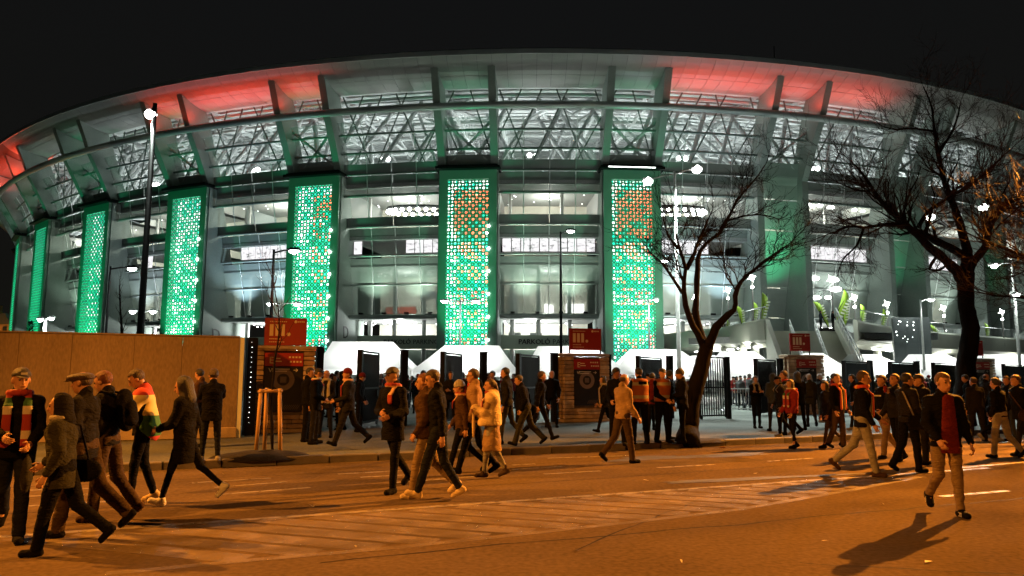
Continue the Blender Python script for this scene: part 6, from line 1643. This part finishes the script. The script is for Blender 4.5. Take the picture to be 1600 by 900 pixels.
person(216, 788, yL + D2(22), 'young man wrapped in a red, white and green flag looking down', 1.78, W_(10, 6, 6, 10, ((35, 12, 70, 35), (30, 10, 75, 40)), 5, (0, -28)), 'black', 'black', 'cream', ('short', 'brown'), -.08, .01, (('flag', M['flag3']),))
person(284, 790, yL, 'person in long black hooded coat striding left in white trainers beside the flag wearer', 1.70, W_(20, 38, 3, 22, ((20, 8, 60, 25), (-12, 6, 30, 10)), 4, (0, -10)), 'black', 'black', 'white', ('hood', 'black'), -.36, .02, (), legw=-.008)
person(327, 721, D2(25), 'person seen from behind near the wall holding up both arms with a phone, dark jacket', 1.70, stand(((55, 12, 75, 40), (60, 12, 75, 40)), (15, 0)), 'black', 'darkdenim', 'lightgrey', ('beanie', 'brown'), -.18, .02)
person(309, 700, yL, 'man half hidden behind the person with raised arms near the wall', 1.74, stand(), 'brown', 'black', 'black', ('short', 'black'))
# ---- walkers in the middle
person(612, 770, yL + D2(55), 'man in black cap and black coat with an orange scarf striding across the road', 1.84, W_(8, 30, 4, 18, ((12, 22, 70, 10), (18, 10, 85, 50)), 2, (-10, 0)), 'black', 'black', 'black', ('cap', 'black'), -.22, .02, (('scarf', 'red', (.1, .0)),))
person(664, 778, yL, 'man in brown jacket and tan trousers behind the young man in black sweater', 1.76, W_(16, 22, 6, 30, None, 3), 'brown', 'khaki', 'cream', ('short', 'ginger'), -.10, .03, (), legw=.008)
person(684, 782, yL, 'young man in black sweater, dark jeans and pale trainers walking left', 1.80, W_(22, 14, 4, 18, ((-12, 8, 14, 0), (14, 8, 22, 0)), 5, (8, -14)), 'black', 'darkdenim', 'cream', ('short', 'brown'), -.10, 0, (('scarf', 'white', (0, 0)),) if False else (), legw=.004)
person(722, 742, yL, 'person in brown coat with grey hood down behind the young man in the black sweater', 1.66, W_(20, 24, 4, 30, None, 4, (0, -5)), 'brown', 'black', 'black', ('beanie', 'grey'), -.20, .02, (('scarf', 'red', (.1, 0)),))
person(768, 747, yL, 'woman wrapped in a cream blanket walking left in boots', 1.66, W_(12, 13, 4, 12, ((30, 4, 85, 50), (30, 4, 80, 50)), 2, (0, 0)), 'beige', 'lightgrey', 'coffee', ('ponytail', 'brown'), -.10, 0, (('skirt', 'beige'), ('blanket', 'cream', .02), ('scarf', 'red', (.12, 0))), boot=.06)
person(741, 742, yL, 'tall man with glasses and open tan jacket just behind the woman in the cream blanket', 1.86, W_(22, 18, 4, 22, None, 2, (4, 0)), 'tan', 'black', 'black', ('short', 'brown'), -.08, .01, (('glasses',), ('shirt_front', 'maroon')))
person(738, 690, yC, 'man with long red scarf facing the camera behind the woman in the blanket', 1.80, stand(((5, 8, 50, 30), (5, 8, 50, 30))), 'black', 'charcoal', 'black', ('short', 'brown'), -.12, .02, (('scarf', 'orange', (.45, .45)),))
person(703, 672, yC + .3, 'bearded man standing before the edge-on black gate behind the young man in the sweater', 1.76, stand(), 'charcoal', 'black', 'black', ('short', 'brown'))
person(793, 694, yL - .2, 'man in dark shirt turning his head left in the group beside the middle pillar', 1.82, W_(14, 18), 'charcoal', 'olive', 'black', ('short', 'black'), -.08, .01)
person(822, 697, yL, 'person in dark jacket with a bag bending forward beside the middle pillar', 1.68, W_(24, 26, 6, 26, None, 14), 'black', 'olive', 'black', ('short', 'black'), -.06, .02, (('bag', 'black', 1, -.05),), legw=.015)
person(843, 688, yR + .2, 'man in black sports jacket striding right next to the middle pillar', 1.78, Wm(26, 24, 4, 30), 'black', 'black', 'black', ('short', 'brown'), -.06, .01)
person(862, 668, yC, 'bald man looking over the group beside the middle pillar', 1.82, stand(), 'black', 'black', 'black', ('bald', 'grey'))
person(770, 672, yC - .4, 'short haired man behind the woman in the blanket, dark jacket', 1.78, stand(), 'navy', 'black', 'black', ('short', 'black'))
person(974, 724, yR + D2(28), 'balding man in beige jacket and brown trousers walking right with a paper in his hand', 1.80, Wm(14, 26, 4, 22, ((30, 10, 25, 0), (8, 8, 30, 0)), 3), 'beige', 'coffee', 'black', ('bald', 'brown'), -.08, .025, (('held', 'beige', 0, 'paper', 'pale folded paper held by the balding man in beige', 'paper'),), legw=.012)
person(946, 676, yL, 'woman with pale scarf and bag stepping left beside the middle pillar', 1.66, W_(20, 24, 4, 30), 'charcoal', 'black', 'black', ('long', 'black'), -.16, .01, (('scarf', 'grey', (.5, .5)), ('bag', 'beige', 1)))
for a in ((966, 696, yC - .3, 'officer in dark cap hidden behind the man in beige', 'cap', ()), (1001, 694, yA + .25, 'officer seen from behind in orange reflective vest with a black back patch', 'short', (('vest',),)), (1036, 692, yC + .5, 'officer in orange reflective vest with folded hands turning left', 'cap', (('vest',),))):
    person(a[0], a[1], a[2], a[3], 1.82, stand(((10, 10, 60, 30), (10, 10, 60, 30))), 'black', 'black', 'black', (a[4], 'black'), -.06, .02, a[5], legw=.012)
person(1014, 672, yC, 'helmeted person standing between the two vest wearers in the back row', 1.72, stand(), 'charcoal', 'black', 'black', ('cap', 'charcoal'))
person(1021, 682, yA, 'person in rust brown jacket between the two officers in vests', 1.72, stand(), 'maroon', 'charcoal', 'lightgrey', ('short', 'black'))
person(1047, 688, yR, 'left half of the dark couple standing close by the forked tree', 1.78, stand(), 'black', 'black', 'black', ('short', 'black'), -.14, .03)
person(1068, 692, yL, 'right half of the dark couple leaning against the forked tree trunk', 1.80, stand(((10, 8, 80, 20), (10, 8, 80, 20))), 'black', 'black', 'black', ('beanie', 'black'), -.14, .03)
# ---- left crowd before the gates
person(478, 690, yR + .3, 'broad man in black seen from behind in front of the leftmost board', 1.80, stand(sp=.09), 'black', 'black', 'black', ('short', 'black'), -.10, .04, (), legw=.012)
person(490, 694, yR + .1, 'man in black coat with pale scarf collar talking beside the leftmost pillar', 1.78, stand(), 'black', 'charcoal', 'black', ('cap', 'black'), -.16, .02, (('scarf', 'white', (.3, 0)),))
person(508, 684, yC, 'man with receding hair and long pale scarf facing the camera beside the leftmost pillar', 1.76, stand(((8, 8, 60, 30), (4, 7, 20, 0))), 'charcoal', 'charcoal', 'black', ('bald', 'brown'), -.20, .02, (('scarf', 'grey', (.5, .5)),))
person(543, 697, yL + .25, 'man in dark parka and red scarf striding left before the first folded gate', 1.80, W_(24, 30, 4, 24, ((10, 10, 70, 20), (6, 8, 30, 0)), 4, (20, 8)), 'charcoal', 'charcoal', 'black', ('beanie', 'maroon'), -.14, .04, (('scarf', 'red', (.25, 0)),), legw=.01)
person(520, 668, yC + .4, 'young person with glasses standing behind the striding man in the parka', 1.66, stand(), 'charcoal', 'black', 'black', ('short', 'brown'))
person(534, 672, yL, 'person with backpack waiting behind the striding man in the parka', 1.74, stand(), 'navy', 'olive', 'black', ('hood', 'navy'), -.1, .02, (('backpack', 'black'),))
person(560, 675, yR, 'person in knitted hat hidden behind the striding man in the parka', 1.70, stand(), 'black', 'black', 'black', ('beanie', 'maroon'))
# ---- right of the forked tree
person(1183, 669, yC, 'woman with folded arms alone in the gateway right of the forked tree', 1.66, Pose(((2, 2), (4, 3)), ((25, 6, 95, 55), (25, 6, 95, 55)), 0, (0, -5)), 'black', 'black', 'black', ('short', 'brown'), -.18, .015, (('scarf', 'grey', (.1, .1)),))
person(1240, 702, yL + .25, 'girl in red jacket with fur hood down and tricolour scarf, black tights', 1.66, W_(5, 6, 3, 6, ((8, 8, 25, 0), (6, 8, 30, 0)), 1, (10, 0)), 'red', 'black', 'black', ('long', 'black'), -.06, .03, (('scarf', 'tricolour', (.3, .3)),), legw=-.012, hood_down=True)
person(1222, 682, yL, 'person with a pale backpack behind the girl in the red jacket', 1.64, W_(10, 12), 'olive', 'black', 'lightgrey', ('cap', 'charcoal'), -.08, .02, (('backpack', 'lightgrey'),))
person(1232, 680, yL - .3, 'tall young man with striped scarf behind the girl in the red jacket', 1.80, W_(10, 12), 'charcoal', 'black', 'black', ('short', 'brown'), -.1, .01, (('scarf', 'tricolour', (.3, .3)),))
person(1211, 674, yA, 'person in blue grey hooded jacket before the barred gate left of the stairs pillar', 1.72, stand(), 'denim', 'charcoal', 'black', ('hood', 'denim'), -.1, .02)
person(1250, 672, yA, 'person in a black hood standing in front of the stairs pillar board', 1.78, stand(), 'black', 'black', 'black', ('hood', 'black'), -.2, .03)
person(1268, 667, yA - .2, 'grey haired man in olive coat seen from behind at the stairs pillar', 1.74, W_(8, 14), 'olive', 'charcoal', 'black', ('short', 'grey'), -.2, .03)
person(1283, 660, yR, 'grey haired man at the right side of the stairs pillar', 1.76, stand(), 'charcoal', 'olive', 'lightgrey', ('short', 'grey'))
person(1296, 700, yL + .1, 'woman in long dark coat stepping left next to the man with the long scarf', 1.66, W_(16, 26, 3, 26, ((5, 10, 25, 0), (-6, 8, 25, 0)), 3, (0, 0)), 'charcoal', 'coffee', 'black', ('long', 'black'), -.24, .02, (), legw=-.01)
person(1312, 701, yC + .6, 'man with long yellow and red scarf looking left, right of the stairs pillar', 1.80, W_(6, 10, 4, 12, ((0, 12, 25, 0), (0, 12, 25, 0)), 0, (-35, 0)), 'black', 'coffee', 'black', ('short', 'black'), -.06, .01, (('scarf', 'orange', (.45, .45)),), legw=.012)
person(1304, 668, yR, 'person in red coat and dark knitted hat behind the woman in the long dark coat', 1.74, stand(), 'red', 'black', 'black', ('beanie', 'black'))
person(1338, 672, yL, 'person in black behind the long scarf man before the barred gate', 1.74, W_(18, 20), 'black', 'charcoal', 'lightgrey', ('short', 'black'))
person(1352, 744, yR - .35, 'balding man in black jacket with a yellow and red scarf over the shoulders walking right', 1.84, Wm(14, 30, 4, 26, ((20, 8, 30, 0), (5, 8, 25, 0)), 3, (-10, 0)), 'black', 'lightgrey', 'brown', ('short', 'brown'), -.12, .02, (('scarf', 'orange', (.4, .35)),), legw=.008)
person(1386, 716, yL + .35, 'man in black shirt with white print and tan trousers striding left', 1.80, W_(16, 26, 4, 24, ((0, 10, 70, 10), (10, 8, 20, 0)), 2), 'black', 'khaki', 'charcoal', ('short', 'brown'), -.06, 0, (('print',),), legw=.008)
person(1405, 722, yL + .3, 'man drinking from a red cup behind the man in the black printed shirt', 1.78, W_(8, 10, 4, 12, ((25, 10, 125, 20), (5, 8, 30, 0)), 0, (0, 8)), 'charcoal', 'black', 'black', ('short', 'brown'), -.08, .02, (('held', 'red', 0, 'cup', 'small red paper cup in the hand of the drinking man', 'cup'),))
person(1424, 738, yR + .25, 'man in dark jacket with a pale shoulder strap talking to the man in the cap', 1.80, Wm(10, 14, 6, 20, ((8, 10, 45, 10), (5, 8, 30, 0)), 1, (-12, 0)), 'charcoal', 'black', 'black', ('short', 'black'), -.08, .02, (('bag', 'charcoal', 1, 0, 'lightgrey'),), legw=.01)
person(1448, 728, yL, 'man in black cap and black shirt talking to the man with the shoulder strap', 1.78, W_(8, 12, 6, 14, ((5, 10, 40, 10), (5, 8, 30, 0))), 'black', 'charcoal', 'black', ('cap', 'black'), -.08, .02, (), legw=.008)
person(1485, 806, yC - .12, 'young man in open black jacket, red shirt and beige jeans, nearest at the right', 1.77, Pose(((6, 2), (-4, 44)), ((0, 14, 30, 18), (10, 14, 42, 30)), 1, (14, -4)), 'black', 'khaki', 'black', ('short', 'fair'), -.10, .02, (('shirt_front', 'maroon', -.14), ('shoe_stripes',)), legw=.004, boot=.03)
# ---- right edge
person(1529, 690, yA, 'broad man in black seen from behind in front of the tree, right of it', 1.76, stand(sp=.08), 'charcoal', 'charcoal', 'black', ('short', 'brown'), -.04, .04, (), legw=.012)
person(1545, 672, yR, 'balding man in dark jacket behind the broad man at the right', 1.76, stand(), 'charcoal', 'black', 'black', ('bald', 'brown'))
person(1553, 690, yR, 'dark dressed woman bending forward at the right edge group', 1.66, W_(20, 24, 8, 30, None, 16), 'black', 'black', 'lightgrey', ('long', 'black'))
person(1568, 716, yA + .5, 'person in black shirt and pale jeans near the right edge', 1.74, W_(14, 16), 'black', 'lightgrey', 'black', ('short', 'black'), -.04, .01, (), legw=.008)
person(1582, 690, yL, 'man in black drinking from a cup near the right edge', 1.80, stand(((20, 10, 120, 20), (5, 8, 30, 0))), 'black', 'denim', 'black', ('short', 'brown'))
person(1600, 712, yL, 'man cut by the right edge of the photo in a black coat', 1.82, W_(18, 24), 'black', 'charcoal', 'black', ('short', 'brown'), -.15, .03, (('bag', 'brown', -1),))
person(1518, 676, yL - .4, 'person half hidden by the big tree trunk in a dark jacket', 1.72, stand(), 'black', 'black', 'black', ('short', 'black'))
# ---- people on the stairs landing
for px, lb, c in ((1287, 'person in blue jeans jacket at the head of the white stairs', 'denim'), (1306, 'person in black at the head of the white stairs', 'black')):
    person(px, 0, yR, lb, 1.75, stand(), c, 'charcoal', 'black', ('short', 'black'), Y=63.2, z0=DZ1 - 1.1, key='stand_a')
# ---- distant crowd seen through the gates
rn = random.Random(77)
poses = {'stand_a': stand(), 'stand_b': stand(((8, 10, 80, 30), (5, 7, 20, 0)), (25, 0)), 'walk_a': W_(18, 22), 'walk_b': Wm(22, 20), 'walk_c': W_(10, 14, arms=((20, 8, 70, 30), (5, 8, 20, 0))), 'stand_c': stand(((15, 8, 90, 40), (15, 8, 90, 40)), (-20, 0))}
spans = [(498, 560, 26, 44, 'left of the first folded gate', 8), (592, 628, 26, 46, 'right of the first folded gate', 7), (634, 692, 27, 46, 'left of the second folded gate', 9), (722, 812, 28, 47, 'left of the third folded gate', 13), (843, 872, 30, 48, 'left of the middle stone pillar', 5),
         (952, 1000, 31, 48, 'right of the middle stone pillar', 8), (1036, 1090, 32, 50, 'behind the forked tree', 5), (1134, 1182, 36, 52, 'right of the forked tree', 12), (1284, 1320, 37, 54, 'right of the stairs pillar', 6), (1357, 1392, 38, 56, 'left of the video screen', 6),
         (1430, 1462, 40, 56, 'left of the big tree trunk', 9), (1536, 1600, 42, 58, 'beyond the big tree', 11)]
seen_l = {}
acc_n = {'tricolour': 'tricolour scarf', 'red': 'red scarf', 'white': 'pale scarf', None: None}
for a, b, y0, y1, place, n in spans:
    for i in range(n):
        px = a + (b - a) * (i + rn.random()) / n; Yp = rn.uniform(y0, y1); top = rn.choice(('black', 'black', 'charcoal', 'navy', 'grey', 'maroon', 'olive', 'red', 'denim')); sc2 = rn.choice(('tricolour', 'red', None, None, 'white')); hr = rn.choice((('short', 'black'), ('short', 'brown'), ('beanie', 'maroon'), ('beanie', 'black'), ('long', 'brown'), ('cap', 'charcoal'), ('hood', 'black')))
        kp = rn.choice(list(poses)); lb = 'distant person in ' + {'denim': 'blue grey', 'maroon': 'dark red'}.get(top, top) + ' jacket'
        lb += {'short': ', bare headed', 'beanie': ', knitted hat', 'long': ', long hair', 'cap': ', cap', 'hood': ', hood up'}[hr[0]]
        if sc2: lb += ', ' + acc_n[sc2]
        lb += ', ' + place
        if lb in seen_l: lb = lb.replace('distant person', 'farther person' if Yp > seen_l[lb] else 'nearer person')
        seen_l[lb] = Yp
        person(px, 0, rn.uniform(0, 6.28), lb, rn.uniform(1.6, 1.86), poses[kp], top, rn.choice(('black', 'charcoal', 'darkdenim', 'denim', 'olive')), 'black', hr, -.08, .02, (('scarf', sc2),) if sc2 else (), group='distant crowd beyond the gates', Y=Yp, key=kp, h=.028)
bpy.data.scenes.remove(TS)
